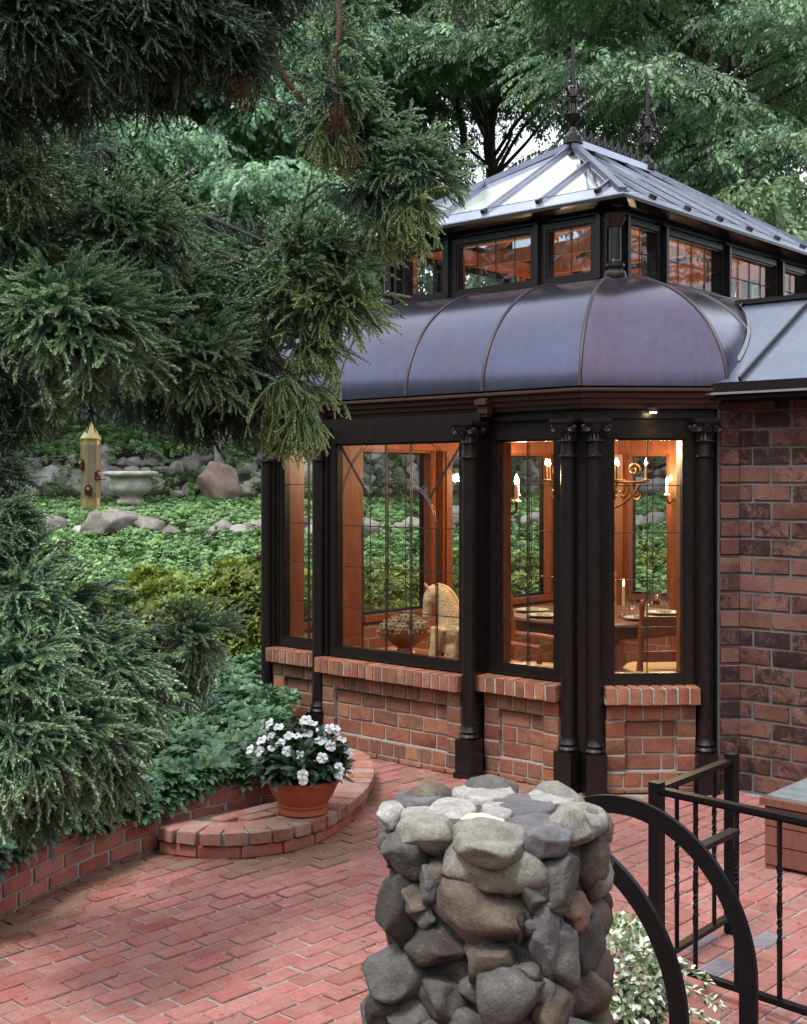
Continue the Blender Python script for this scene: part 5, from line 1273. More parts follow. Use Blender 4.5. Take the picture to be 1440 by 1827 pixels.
M['pachy'] = mat_leaf('pachysandra_leaf', (0.022, 0.07, 0.034), (0.09, 0.19, 0.085), 0.38, 0.15, 0.35, 0.5)
M['cover'] = mat_leaf('ground_cover_leaf', (0.07, 0.17, 0.065), (0.27, 0.42, 0.17), 0.45, 0.22, 0.35, 0.45)
M['azalea'] = mat_leaf('azalea_leaf', (0.06, 0.115, 0.025), (0.29, 0.34, 0.085), 0.5, 0.25, 0.45, 0.35)
spr_a = [spray_mesh(i, M['leaf_a'], 0.38, 19, 0.064, 0.027) for i in range(6)]
spr_b = [spray_mesh(20 + i, M['leaf_b'], 0.42, 18, 0.07, 0.032) for i in range(5)]
spr_c = [spray_mesh(40 + i, M['leaf_c'], 0.34, 18, 0.068, 0.040, 0.5, True, 50) for i in range(5)]
spr_d = [spray_mesh(60 + i, M['leaf_d'], 0.65, 20, 0.12, 0.06) for i in range(4)]
spr_l = [spray_mesh(80 + i, M['leaf_light'], 0.42, 14, 0.09, 0.038, 0.55) for i in range(4)]

# ------------------------------------------------------------------ broadleaved trees
def tree(name, label, base, trunk, rad, plates, key, sprays, n_per, size=(0.9, 0.9, 0.22), sscale=1.0, droop=0.35, group='trees behind the pavilion', bark=None, limbs=True):
    """trunk: polyline; plates: centres of foliage tiers"""
    t = empty(name, base, 0, label=label, cat='tree', group=group)
    tp = catmull(trunk, 6); b = MB(); n = len(tp)
    b.tube(tp, [rad * (1 - 0.72 * k / (n - 1)) for k in range(n)], 12)
    P_, E_, S_ = [], [], []
    tpn = np.array([tuple(p) for p in tp])
    for c, sz in plates:
        c = Vector(c)
        # limb from the trunk, leaving it lower than the tier
        k = int(np.argmin(np.linalg.norm(tpn - np.array([c.x, c.y, c.z - 0.8]), axis=1))); q = tp[k]
        if limbs:
            m1 = q.lerp(c, 0.4) + Vector((random.uniform(-.15, .15), random.uniform(-.15, .15), 0.12)); m2 = q.lerp(c, 0.75) + Vector((random.uniform(-.12, .12), random.uniform(-.12, .12), 0.1))
            r0 = max(0.018, rad * (1 - 0.72 * k / (n - 1)) * 0.38); lp = catmull([q, m1, m2, c], 4)
            b.tube(lp, [r0 * (1 - 0.85 * i / (len(lp) - 1)) for i in range(len(lp))], 6)
        f = sz; m = int(n_per * f * f)
        u = rdir(m) * (RNG.random((m, 1)) ** 0.45)
        p = u * np.array(size) * f + np.array(tuple(c))
        out = p - np.array([q.x, q.y, 0]); out[:, 2] = 0
        loc = u * np.array([1, 1, 0.0])
        d = unit(unit(out) * 0.45 + loc * 0.9 + RNG.normal(size=(m, 3)) * 0.45)
        d[:, 2] = d[:, 2] * 0.4 - 0.25
        P_.append(p); E_.append(frames(d, DOWN * 0.8 - unit(out) * 0.55 + RNG.normal(size=(m, 3)) * 0.35)); S_.append(sscale * RNG.uniform(0.7, 1.25, m))
    b.build('trunk', bark or M['bark'], t, True, smooth='all', fix=False)
    scatter('crown', key, sprays, np.concatenate(P_), np.concatenate(E_), np.concatenate(S_), t)
    return t
def region(x0, x1, y0, y1, d0, d1, n, smin=0.8, smax=1.3, keep=None):
    out = []
    while len(out) < n:
        px, py, Y = random.uniform(x0, x1), random.uniform(y0, y1), random.uniform(d0, d1)
        if keep and not keep(px, py): continue
        out.append((P(px, py, Y), random.uniform(smin, smax)))
    return out
def gp_(px, Y): x = (px - 720) / FPX * Y; return Vector((x, Y, gz(x, Y) - 0.1))
gap = lambda px, py: not (770 < px < 1015 and 175 < py < 470)
g0 = gp_(1262, 16.5)
tree('cherry_tree', 'large layered cherry tree rising behind the right end of the lantern roof', g0, [g0, P(1262, 420, 16.5), P(1250, 270, 16.5), P(1258, 180, 16.4), P(1240, 20, 16.3), P(1230, -250, 16.2)], 0.19,
     region(1010, 1560, -330, 470, 14.2, 18.5, 78, keep=lambda px, py: py > -120 or True) , 'cherry', spr_a, 105, (0.85, 0.85, 0.20))
g0 = gp_(905, 20.0)
tree('shade_tree', 'dark trunked shade tree spreading over the pavilion roof ridge', g0, [g0, P(900, 420, 20), P(885, 330, 20), P(872, 240, 20), P(900, 120, 20), P(930, -100, 20)], 0.15,
     region(660, 1080, -190, 140, 17, 21.5, 66) + [(P(px, py, Y), s) for px, py, Y, s in [(790, 235, 20, .5), (855, 290, 21, .36), (935, 210, 20.5, .5), (785, 335, 21, .4), (1010, 190, 20, .5)]], 'cherry', spr_a, 105, (1.0, 1.0, 0.24), 1.15)
g0 = gp_(800, 21.5)
tree('leaning_tree', 'second dark trunk seen against the pale sky gap left of the roof', g0, [g0, P(798, 420, 21.5), P(806, 330, 21.5), P(828, 250, 21.3), P(800, 120, 21), P(790, -60, 21)], 0.11,
     region(640, 800, 100, 420, 20, 23, 22, 0.6, 1.0, keep=lambda px, py: px < 770 or py < 170), 'cherry', spr_a, 75, (1.0, 1.0, 0.25), 1.15)
g0 = gp_(395, 18.5)
tree('maple_tree', 'pale green maple with grey stem in the middle of the wood on the left', g0, [g0, P(402, 560, 18.5), P(398, 380, 18.5), P(405, 220, 18.4), P(390, 60, 18.3), P(395, -200, 18)], 0.15,
     region(180, 680, -190, 470, 16.5, 20.5, 72), 'maple', spr_c, 105, (0.85, 0.85, 0.28), 1.1, bark=M['greywood'])
g0 = gp_(-60, 17.5)
tree('beech_tree', 'dark leafy tree at the far left edge behind the cedar', g0, [g0, P(-60, 500, 17.5), P(-40, 250, 17.5), P(-60, -100, 17)], 0.2, region(-320, 220, -200, 560, 16, 20, 46), 'shade', spr_b, 100, (0.9, 0.9, 0.3), 1.15)
g0 = gp_(1560, 13.5)
tree('dogwood_tree', 'small light leaved tree at the right edge behind the wing roof', g0, [g0, P(1555, 500, 13.5), P(1520, 380, 13.3), P(1500, 300, 13.2)], 0.07, region(1360, 1600, 300, 470, 12.6, 14.2, 15, 0.5, 0.75), 'light', spr_l, 95, (0.8, 0.8, 0.16))
# taller, darker trees farther up the hill close the view
def far_tree(px, Y, x0, x1, y0, y1, n, label):
    g0 = gp_(px, Y)
    tree('forest_tree', label, g0, [g0, P(px + 6, 480, Y), P(px - 5, 250, Y), P(px, -100, Y)], 0.24, region(x0, x1, y0, y1, Y - 2.5, Y + 2.5, n, 0.9, 1.4), 'far', spr_d, 45, (1.5, 1.5, 0.6), 1.25, group='forest trees up the hill', limbs=False)
far_tree(60, 27, -260, 200, -150, 740, 34, 'dark forest tree up the hill behind the far left of the garden')
far_tree(300, 28, 140, 480, -150, 740, 34, 'dark forest tree up the hill behind the pale maple')
far_tree(580, 29, 440, 740, -150, 740, 34, 'dark forest tree up the hill left of the pavilion roof')
far_tree(1160, 27, 1040, 1260, -100, 620, 28, 'dark forest tree up the hill right of the roof finials')
far_tree(1380, 27, 1240, 1560, -150, 700, 32, 'dark forest tree up the hill at the far right')
far_tree(880, 30, 740, 1060, 470, 760, 14, 'low dark forest tree directly behind the pavilion')
# the wood goes on, unseen, behind the viewer; added to darken reflections and side light
wd_ = empty('woodland', (0, -12, -0.1), 0, label='dense unseen broadleaved wood added behind and beside the viewpoint for its shade', cat='woodland', kind='stuff')
wp, we, wtr = [], [], MB()
for k in range(26):
    a = R(62 + 236 * k / 25); Rr = random.uniform(13, 17); cx, cy = Rr * math.sin(a), 3 + Rr * math.cos(a); hh = random.uniform(6.5, 9.0)
    wtr.tube([(cx, cy, -0.3), (cx + .1, cy, hh * .5), (cx, cy + .1, hh * .9)], [0.25, 0.18, 0.06], 8)
    u = rdir(620) * RNG.random((620, 1)) ** 0.4; wp.append(u * np.array([2.6, 2.6, hh * 0.5]) + np.array([cx, cy, hh * 0.53])); d_ = unit(u + RNG.normal(size=u.shape) * 0.5); we.append(frames(d_, DOWN + RNG.normal(size=u.shape) * 0.3))
wtr.build('trunks', M['bark'], wd_, True, smooth='all', fix=False)['kind'] = 'stuff'
scatter('crowns', 'far', spr_d, np.concatenate(wp), np.concatenate(we), RNG.uniform(1.1, 1.8, 26 * 620), wd_)
# bare grey branch in the wood
br = MB(); br.tube(catmull([P(335, 292, 16.4), P(318, 262, 16.4), P(300, 235, 16.4), P(292, 200, 16.4)], 4), [0.028 - 0.0015 * k for k in range(13)], 6)
br.tube(catmull([P(318, 266, 16.4), P(290, 256, 16.3), P(262, 246, 16.3)], 4), [0.02 - 0.0015 * k for k in range(9)], 6); br.tube(catmull([P(335, 292, 16.4), P(352, 350, 16.5), P(372, 430, 16.8), P(385, 520, 17.2), P(388, 690, 17.5), gp_(388, 17.5)], 4), [0.03 + 0.001 * k for k in range(21)], 6)
tag(br.build('dead_tree', M['greywood'], smooth='all'), 'slim bare grey dead tree with forked branches in front of the maple', 'tree')

# ------------------------------------------------------------------ hillside planting, stones, urn
cov = [rosette_mesh(i, M['cover'], 8, 0.070, 0.032, 0.0) for i in range(5)]
def ground_scatter(name, label, x0, x1, e0, e1, n, meshes, key, hmin, hmax, smin, smax, lab_cat='ground cover', keep=None):
    x = RNG.uniform(x0, x1, n); e = RNG.uniform(e0, e1, n)
    if keep is not None: k = keep(x, e); x, e = x[k], e[k]
    y = np.array([ee + yshift(xx) for xx, ee in zip(x, e)]); n = len(x)
    z = np.array([gz(a, b_) for a, b_ in zip(x, y)])
    bump = np.array([0.5 + 0.5 * mnoise.noise(Vector((a * 2.2, b_ * 2.2, 3))) for a, b_ in zip(x, y)])
    z = z + hmin + (hmax - hmin) * np.clip(bump + RNG.normal(0, 0.12, n), 0, 1)
    d = RNG.normal(size=(n, 3)) * 0.38; d[:, 2] = 1.0; d[:, 1] -= 0.25
    o = scatter(name, key, meshes, np.stack([x, y, z], -1), frames(d, RNG.normal(size=(n, 3))), RNG.uniform(smin, smax, n))
    tag(o, label, lab_cat, kind='stuff'); return o
ground_scatter('ground_cover', 'light green ground cover on the lowest slope above the shrubs', -9, 6, 11.3, 14.35, 13000, cov, 'cover', 0.08, 0.24, 0.5, 0.95)
ground_scatter('ground_cover', 'light green ground cover between the edging stones and the boulder wall', -10, 6, 14.75, 17.3, 12000, cov, 'cover', 0.04, 0.15, 0.5, 0.9)
ground_scatter('ground_cover', 'trailing ground cover on the terrace above the boulder wall', -12, 7, 17.7, 23.5, 15000, cov, 'cover', 0.08, 0.30, 0.6, 1.1)
ground_scatter('wall_ivy', 'light green ivy creeping between the boulders of the retaining wall', -8, 6, 17.15, 17.75, 1500, cov, 'cover', 0.02, 0.42, 0.45, 0.85, keep=lambda x, e: np.array([mnoise.noise(Vector((a * 1.1, b_ * 2, 9))) > -0.05 for a, b_ in zip(x, e)]))
def stone_run(name, label, e, x0, x1, z0, courses, smin, smax, mat, cat='wall'):
    t = empty(name, (-3, e, gz(-3, e)), 0, label=label, cat=cat); seed = 0
    for c in range(courses):
        x = x0 + 0.13 * c
        while x < x1:
            w = random.uniform(smin, smax) * random.choice((0.7, 1.0, 1.25)) * (1 - 0.12 * c); h = w * random.uniform(0.5, 0.9)
            y = e + yshift(x) + 0.12 * c + random.uniform(-.05, .05)
            me = rock_mesh(900 + int(x * 37) + c * 1000 + int(e * 11), (w / 2, w * 0.42, h / 2), 3, 12, 0.07, 0.45, 0.85)
            me.materials.append(mat if random.random() < 0.7 else M['stone']); o = bpy.data.objects.new('stone', me); COL.objects.link(o)
            o.location = (x, y, gz(x, e - 0.35 + yshift(x)) + z0 + h * 0.36 + c * smin * 0.55); o.rotation_euler = (random.uniform(-.2, .2), random.uniform(-.25, .25), random.uniform(-.4, .4)); adopt(o, t, True)
            x += w * random.uniform(0.62, 0.8)
    return t
stone_run('stone_edging', 'single row of pale rounded edging stones across the slope', 14.5, -6.2, 5.5, 0.15, 1, 0.25, 0.38, M['stone_pale'])
stone_run('boulder_wall', 'dry boulder retaining wall behind the stone urn', 17.5, -7.2, 5.8, 0.10, 4, 0.30, 0.50, M['stone_pale'])
me = rock_mesh(4242, (0.32, 0.16, 0.31), 4, 13, 0.06, 0.5, 0.85); me.materials.append(M['stone_red'])
o = bpy.data.objects.new('boulder', me); COL.objects.link(o); o.location = P(387, 862, 17.15); o.rotation_euler = (0.1, 0.15, 0.1); tag(o, 'large reddish upright boulder in front of the boulder wall', 'boulder')
me = rock_mesh(4243, (0.22, 0.16, 0.10), 4, 9, 0.05, 0.6, 0.85); me.materials.append(M['stone_pale'])
o = bpy.data.objects.new('boulder', me); COL.objects.link(o); o.location = P(408, 1026, 12.3); tag(o, 'flat pale boulder lying above the azalea shrubs', 'boulder')
urn = empty('stone_urn', P(233, 884, 16.6), 0, label='wide fluted pale stone urn in front of the boulder wall', cat='urn')
M['urn'] = mat_stone('weathered_limestone', [(0.38, 0.37, 0.34), (0.42, 0.41, 0.38)], 9, 0.3)
MB().lathe([(0.18, -0.12), (0.18, -0.06), (0.12, -0.03), (0.17, 0.0), (0.255, 0.05), (0.285, 0.11), (0.27, 0.17), (0.255, 0.21), (0.265, 0.24), (0.29, 0.26)], n=48, flute=lambda k, z: 0.025 * math.cos(k * PI / 2) if 0.0 < z < 0.22 else 0).build('body', M['urn'], urn, smooth='all')
MB().lathe([(0.28, 0.25), (0.345, 0.258), (0.37, 0.285), (0.36, 0.315), (0.30, 0.325), (0.25, 0.25)], n=64, flute=lambda k, z: 0.022 * math.cos(k * PI / 4) if 0.26 < z < 0.318 else 0).build('rim', M['urn'], urn, smooth='all')
# timber arbor on the upper terrace
ab = empty('garden_arbor', P(150, 775, 20.5), 0, label='weathered grey timber arbor half hidden behind the cedar boughs', cat='arbor')
MB().beam(P(60, 672, 20.5), P(208, 664, 20.5), 0.12, 0.14).build('beam', M['greywood'], ab, True)
MB().beam(P(135, 676, 20.5), P(168, 752, 20.5), 0.10, 0.16).build('brace', M['greywood'], ab, True)
MB().tube([P(172, 800, 20.5), P(172, 700, 20.5), P(180, 640, 20.5)], [0.19, 0.16, 0.13], 12).build('post', M['greywood'], ab, True, smooth='all')
MB().beam(P(202, 800, 20.3), P(203, 600, 20.3), 0.06, 0.06, up=Vector((0, 1, 0))).build('post', M['greywood'], ab, True)
MB().beam(P(70, 800, 20.8), P(70, 668, 20.8), 0.13, 0.13, up=Vector((0, 1, 0))).build('post', M['greywood'], ab, True)
MB().beam(P(40, 735, 21.2), P(200, 735, 21.2), 0.05, 0.10).build('rail', M['greywood'], ab, True)
# azalea shrubs
sprig = []
for i in range(5):
    r_ = random.Random(i); b = MB()
    for t_ in range(3):
        o_ = Vector((r_.uniform(-.05, .05), r_.uniform(-.05, .05), r_.uniform(-.03, .03)))
        for k in range(8):
            a = 2 * PI * k / 8 + r_.uniform(-.3, .3); el = R(r_.uniform(15, 65))
            leaf_into(b, o_, (math.cos(a) * math.cos(el), math.sin(a) * math.cos(el), math.sin(el)), (0, 0, 1), 0.068 * r_.uniform(0.8, 1.2), 0.026, 0.3, 0.3, 3, 0.008)
    me = b.mesh('sprig', 'all', fix=False); me.materials.append(M['azalea']); sprig.append(me)
def shrub(px, top, Y, rx, ry, rz, n, label, name='azalea_shrub'):
    c = P(px, top, Y); x, y = c.x, c.y; zb = gz(x, y); t = empty(name, (x, y, zb), 0, label=label, cat='shrub', group='azalea shrubs below the slope')
    u = rdir(n); u[:, 2] = np.abs(u[:, 2]) * 1.2 - 0.35; u = unit(u); rad = RNG.uniform(0.72, 1.02, (n, 1))
    rad *= np.array([[1 + 0.16 * mnoise.noise(Vector(v * 2.5) + Vector((px, 0, 0)))] for v in u])
    cz = c.z - rz; p = u * rad * np.array([rx, ry, rz]) + np.array([x, y, cz])
    d = unit(u + RNG.normal(size=(n, 3)) * 0.4 + np.array([0, 0, 0.35]))
    scatter('foliage', 'azalea', sprig, p, frames(d, RNG.normal(size=(n, 3))), RNG.uniform(0.8, 1.25, n), t)
    b = MB()
    for k in range(8):
        a = 2 * PI * k / 8; b.tube([(x + 0.05 * math.cos(a), y + 0.05 * math.sin(a), zb - 0.05), (x + rx * .4 * math.cos(a), y + ry * .4 * math.sin(a), (zb + cz) / 2), (x + rx * .75 * math.cos(a), y + ry * .75 * math.sin(a), cz + rz * 0.4)], [0.018, 0.012, 0.005], 5)
    b.build('stems', M['bark'], t, True, smooth='all')
for px, top, Y, rx, rz, lab in [(150, 1062, 10.9, .6, .5, 'leftmost rounded azalea shrub half behind the cedar'), (300, 1032, 11.0, .65, .55, 'yellow green azalea shrub left of the brightest one'), (445, 1014, 11.1, .62, .58, 'brightest azalea shrub beside the pavilion corner'),
                                (575, 1022, 11.9, .62, .55, 'azalea shrub seen through the left narrow window'), (680, 1012, 13.1, .7, .6, 'azalea shrub seen through the arched window'), (800, 1000, 13.9, .7, .62, 'azalea shrub seen through the right of the arched window'), (930, 1000, 14.6, .7, .6, 'azalea shrub seen through the narrow window beside the corner'), (1150, 985, 15.4, .8, .65, 'azalea shrub seen through the canted corner window')]:
    shrub(px, top, Y, rx, rx * 0.8, rz, int(2400 * rx), lab)

# ------------------------------------------------------------------ pachysandra near the wall, stepping stones
pac = [rosette_mesh(50 + i, M['pachy'], 9, 0.066, 0.030, 0.10, 2) for i in range(6)]
bw_in = [(p.x, p.y) for p in wallc]
STEPS = [(428, 1316, .16, .10), (398, 1290, .15, .10), (372, 1268, .17, .10), (345, 1246, .16, .1), (318, 1230, .16, .1), (296, 1214, .16, .1)]
path = [G(px, py, 0.21) for px, py, _, _ in STEPS]
def bed_points(n):
    out = []
    while len(out) < n:
        x, y = random.uniform(-3.4, -0.5), random.uniform(3.6, 10.2)
        if not inside((x, y), bedp): continue
        if inside((x, y), [(q.x, q.y) for q in stepc] + [(-0.75, 7.9), (-0.6, 6.5), (-0.9, 6.3), (-1.16, 6.05)]): continue
        if min((x - q.x) ** 2 + (y - q.y) ** 2 for q in path) < 0.11 ** 2: continue
        if y > 8.9 and random.random() < 0.4: continue
        out.append((x, y))
    return out
bp = bed_points(3600); n = len(bp)
z = np.array([0.20 + 0.115 + 0.07 * mnoise.noise(Vector((x * 2.5, y * 2.5, 0))) for x, y in bp]) + RNG.normal(0, 0.022, n)
d = RNG.normal(size=(n, 3)) * 0.33; d[:, 2] = 1.0; d[:, 1] -= 0.2
pts = np.array([(x, y, zz) for (x, y), zz in zip(bp, z)])
at, LEN = arc_walk(wallc); ex, ed = [], []
for k in range(520):
    s_ = random.uniform(0.2, LEN); p, t = at(s_); nn = Vector((t.y, -t.x, 0)); hang = max(0.0, mnoise.noise(Vector((s_ * 2.1, 0, 7)))) 
    o_ = random.uniform(-0.10, 0.03 + 0.05 * hang); q_ = p + nn * o_ ; zz = 0.285 + random.uniform(-0.02, 0.06) - max(0, o_) * 1.6 - hang * random.uniform(0, 0.10) * (o_ > 0)
    ex.append((q_.x, q_.y, zz)); ed.append(tuple(nn * random.uniform(0.2, 0.8) + Vector((random.gauss(0, .2), random.gauss(0, .2), 0.9))))
pts = np.concatenate([pts, np.array(ex)]); d = np.concatenate([d, np.array(ed)]); n = len(pts)
tag(scatter('pachysandra', 'pachysandra', pac, pts, frames(d, RNG.normal(size=(n, 3))), RNG.uniform(0.8, 1.25, n)), 'glossy dark green pachysandra filling the bed and spilling over the brick wall', 'ground cover', kind='stuff')
for i, (px, py, a, b_) in enumerate(STEPS):
    me = rock_mesh(6000 + i, (a, a * 0.8, 0.03), 3, 8, 0.05, 0.7, 0.95); me.materials.append(M['stone_pale']); o = bpy.data.objects.new('stepping_stone', me); COL.objects.link(o)
    o.location = G(px, py, 0.21); tag(o, ['nearest pale stepping stone behind the flower bowl', 'second pale stepping stone in the leafy bed', 'third pale stepping stone in the leafy bed', 'fourth pale stepping stone towards the cedar', 'fifth pale stepping stone beside the cedar', 'farthest pale stepping stone under the cedar'][i], 'stepping stone', 'stepping stones through the bed')

# ------------------------------------------------------------------ terracotta bowl of white impatiens
pc = G(541, 1448, 0.127)
fb = empty('flower_bowl', pc, 0, label='wide terracotta bowl on the brick step filled with white impatiens', cat='flower pot')
MB().lathe([(0.118, 0.0), (0.125, 0.006), (0.120, 0.03), (0.124, 0.036), (0.127, 0.046), (0.122, 0.05), (0.15, 0.09), (0.168, 0.13), (0.175, 0.15), (0.182, 0.152), (0.184, 0.17), (0.176, 0.174), (0.165, 0.168), (0.155, 0.14), (0.02, 0.135)], n=48).build('bowl', M['terracotta'], fb, smooth=True)
t = MB().lathe([(0.162, 0.145), (0.16, 0.15), (0.02, 0.155)], n=24).build('soil', M['soil'], fb)
M['imp_leaf'] = mat_leaf('impatiens_leaf', (0.010, 0.034, 0.016), (0.028, 0.075, 0.034), 0.33, 0.12, 0.3, 0.5)
il = MB(); rr = random.Random(5)
def dome_pt2(u, k=1.0): return Vector((u.x * 0.235, u.y * 0.215, 0.185 + max(-0.02, u.z * 0.215))) * 1.0 if k == 1 else Vector((u.x * 0.235 * k, u.y * 0.215 * k, 0.185 + max(-0.02, u.z * 0.215 * k)))
for i in range(620):
    u = Vector((rr.gauss(0, 1), rr.gauss(0, 1), abs(rr.gauss(0, 1)) + 0.12)).normalized(); k = rr.uniform(0.6, 1.0); p = dome_pt2(u, k)
    dd = (u + Vector((rr.gauss(0, .45), rr.gauss(0, .45), rr.gauss(0.0, .3)))).normalized()
    leaf_into(il, p - dd * 0.03, dd, u + Vector((0, 0, 0.6)), rr.uniform(0.06, 0.10), rr.uniform(0.026, 0.036), 0.35, rr.uniform(0.1, 0.5), 4, 0.012)
for i in range(60):
    u = Vector((rr.gauss(0, 1), rr.gauss(0, 1), abs(rr.gauss(0, 1)))).normalized(); il.tube([(u.x * 0.06, u.y * 0.06, 0.15), tuple(dome_pt2(u, 0.85))], 0.003, 4)
tag(il.build('foliage', M['imp_leaf'], fb, smooth='all', fix=False), kind='stuff')
M['petal'] = mat_simple('white_petal', (0.72, 0.74, 0.76), (0.8, 0.82, 0.82), 60, 0.6, bump=0)
M['eye'] = mat_simple('flower_eye', (0.5, 0.5, 0.2), (0.6, 0.55, 0.25), 60, 0.6, bump=0)
def flower_mesh(seed):
    r_ = random.Random(seed); b = MB()
    for k in range(5):
        a = 2 * PI * k / 5; tw = R(r_.uniform(-8, 8)); vs = [(0.003 * math.cos(a), 0.003 * math.sin(a), 0.001 * k)]
        ring = []
        for i in range(9):
            s_ = -1 + 2 * i / 8; wv = a + s_ * 0.66; rad = 0.026 * (1 - 0.16 * abs(s_) ** 3 - (0.10 if i == 4 else 0)) + r_.uniform(-.001, .001)
            ring.append((rad * math.cos(wv), rad * math.sin(wv), 0.002 * k % 0.004 + 0.004 * math.cos(s_ * 3) - 0.004 + r_.uniform(-.0008, .0008)))
        mid = [(x * 0.55, y * 0.55, z_ + 0.003) for x, y, z_ in ring]
        vs += mid + ring; fs = [(0, 1 + i, 2 + i) for i in range(8)] + [(1 + i, 10 + i, 11 + i, 2 + i) for i in range(8)]
        b.add(vs, fs)
    b.tube([(0, 0, -0.03), (0, 0, 0.0)], 0.0012, 4)
    me = b.mesh('flower', 'all', fix=False); me.materials.append(M['petal']); return me
fms = [flower_mesh(i) for i in range(4)]
eyem = MB().lathe([(0.001, 0.003), (0.004, 0.005), (0.001, 0.008)], n=6).mesh('eye', True); eyem.materials.append(M['eye'])
fl_px = [(480, 1290), (497, 1296), (559, 1290), (483, 1313), (515, 1312), (530, 1312), (513, 1340), (534, 1346), (500, 1325), (486, 1333), (549, 1308), (572, 1306), (586, 1300), (600, 1305), (610, 1318), (575, 1352), (540, 1382), (541, 1392), (606, 1370), (605, 1382), (622, 1343), (445, 1337), (466, 1320), (598, 1297), (572, 1320), (462, 1340), (545, 1284), (590, 1330)]
for i, (px, py) in enumerate(fl_px):
    ray = (P(px, py, 1.0) - Vector((0, 0, H))); best = None
    tt = 5.6
    while tt < 6.6:
        w = Vector((0, 0, H)) + ray * tt; q_ = w - pc; e = (q_.x / 0.265) ** 2 + (q_.y / 0.24) ** 2 + ((q_.z - 0.14) / 0.27) ** 2
        if e < 1: best = w; break
        tt += 0.005
    if best is None: tt = pc.y - 0.05; best = Vector((0, 0, H)) + ray * tt
    q_ = best - pc; nrm = Vector((q_.x / 0.07, q_.y / 0.058, (q_.z - 0.1) / 0.08)).normalized()
    nrm = (nrm + Vector((0, -0.5, 0.15)) + Vector((rr.gauss(0, .25), rr.gauss(0, .25), rr.gauss(0, .2)))).normalized()
    o = bpy.data.objects.new('flower', fms[i % 4]); COL.objects.link(o); o.location = best; s_ = rr.uniform(0.95, 1.25); o.scale = (s_, s_, s_)
    o.rotation_euler = (nrm.to_track_quat('Z', 'Y') @ Quaternion((0, 0, 1), rr.uniform(0, 6))).to_euler(); adopt(o, fb, True)
    e_ = bpy.data.objects.new('flower_eye', eyem); COL.objects.link(e_); e_.parent = o
# ------------------------------------------------------------------ variegated plant in a pot behind the pier
vc = Vector((0.64, 3.78, 0)); vp = empty('variegated_plant', vc, 0, label='white and green variegated trailing plant in a dark pot behind the iron hoops', cat='potted plant')
M['dark_pot'] = mat_simple('dark_glazed_pot', (0.012, 0.011, 0.010), (0.03, 0.026, 0.022), 20, 0.5)
MB().lathe([(0.10, 0.0), (0.115, 0.02), (0.14, 0.16), (0.155, 0.17), (0.155, 0.195), (0.14, 0.195), (0.13, 0.16), (0.02, 0.155)], n=32).build('pot', M['dark_pot'], vp, smooth=True)
M['var_w'] = mat_leaf('cream_white_leaf', (0.55, 0.60, 0.48), (0.72, 0.76, 0.66), 0.5, 0.15, 0.15, 0.4)
M['var_g'] = mat_leaf('grey_green_leaf', (0.09, 0.16, 0.07), (0.22, 0.30, 0.14), 0.5, 0.15, 0.3, 0.4)
for mat, cnt, nm in ((M['var_w'], 1900, 'white_leaves'), (M['var_g'], 1300, 'green_leaves')):
    b = MB()
    for i in range(cnt):
        u = Vector((rr.gauss(0, 1), rr.gauss(0, 1), rr.gauss(0.15, 1))).normalized(); k = rr.uniform(0.65, 1.02)
        p = Vector((u.x * 0.185 * k, u.y * 0.17 * k, 0.27 + u.z * 0.155 * k - 0.06 * max(0, u.x * u.x + u.y * u.y - 0.5)))
        dd = (u + Vector((rr.gauss(0, .6), rr.gauss(0, .6), rr.gauss(0.1, .6)))).normalized(); leaf_into(b, p, dd, u + Vector((0, 0, .4)), rr.uniform(0.018, 0.032), rr.uniform(0.010, 0.016), 0.3, 0.2, 3, 0.003)
    for tr, (ax_, az_) in enumerate([((0.9, 0.3), 0.1), ((1.0, 0.15), -0.1), ((0.95, -0.1), -0.25), ((0.5, -0.8), -0.4)]):
        for i in range(cnt // 40):
            f = i / (cnt // 40)
            L_ = 0.13 + 0.22 * f; p = Vector(((0.9, 1.0, 0.95, 0.5)[tr] * L_, (0.3, 0.15, -0.1, -0.8)[tr] * L_, 0.26 + az_ * 0.3 - 0.10 * f * f))
            leaf_into(b, p, (rr.gauss(0.4, .6), rr.gauss(0, .6), rr.gauss(0, .5)), (0, 0, 1), 0.024, 0.013, 0.3, 0.2, 3, 0.004)
    tag(b.build(nm, mat, vp, smooth='all', fix=False), kind='stuff')
# ------------------------------------------------------------------ hanging bird feeder
bf0 = P(162, 902, 6.3); bf = empty('bird_feeder', bf0, 0.35, label='hanging hexagonal yellow tube bird feeder with dark red ports', cat='bird feeder')
t_ = NT('yellowed_plastic'); M['feeder'] = t_.done(t_.principled((0.50, 0.44, 0.17), 0.35, normal=None)); 
M['feeder_edge'] = mat_simple('feeder_wood_edge', (0.40, 0.30, 0.12), (0.5, 0.38, 0.16), 40, 0.6)
M['seeds'] = mat_simple('bird_seed', (0.22, 0.21, 0.13), (0.36, 0.35, 0.24), 90, 0.9, bump=0.8)
M['port'] = mat_simple('dark_red_port', (0.06, 0.012, 0.012), (0.10, 0.02, 0.018), 40, 0.4)
hb = 0.335; MB().lathe([(0.046, 0.0), (0.046, hb)], n=6).build('tube', M['feeder'], bf)
for k in range(6):
    a = 2 * PI * k / 6; MB().beam((0.047 * math.cos(a), 0.047 * math.sin(a), 0), (0.047 * math.cos(a), 0.047 * math.sin(a), hb), 0.007, 0.007, up=Vector((1, 0, 0))).build('edge_strip', M['feeder_edge'], bf)
    a2 = a + PI / 6; MB().box((0.0405 * math.cos(a2), 0.0405 * math.sin(a2), hb * 0.52), (0.003, 0.036, hb * 0.8), a2).build('window_pane', M['seeds'], bf)
MB().lathe([(0.052, hb), (0.052, hb + 0.006), (0.004, hb + 0.085), (0.002, hb + 0.09)], n=6).build('roof', M['feeder'], bf)
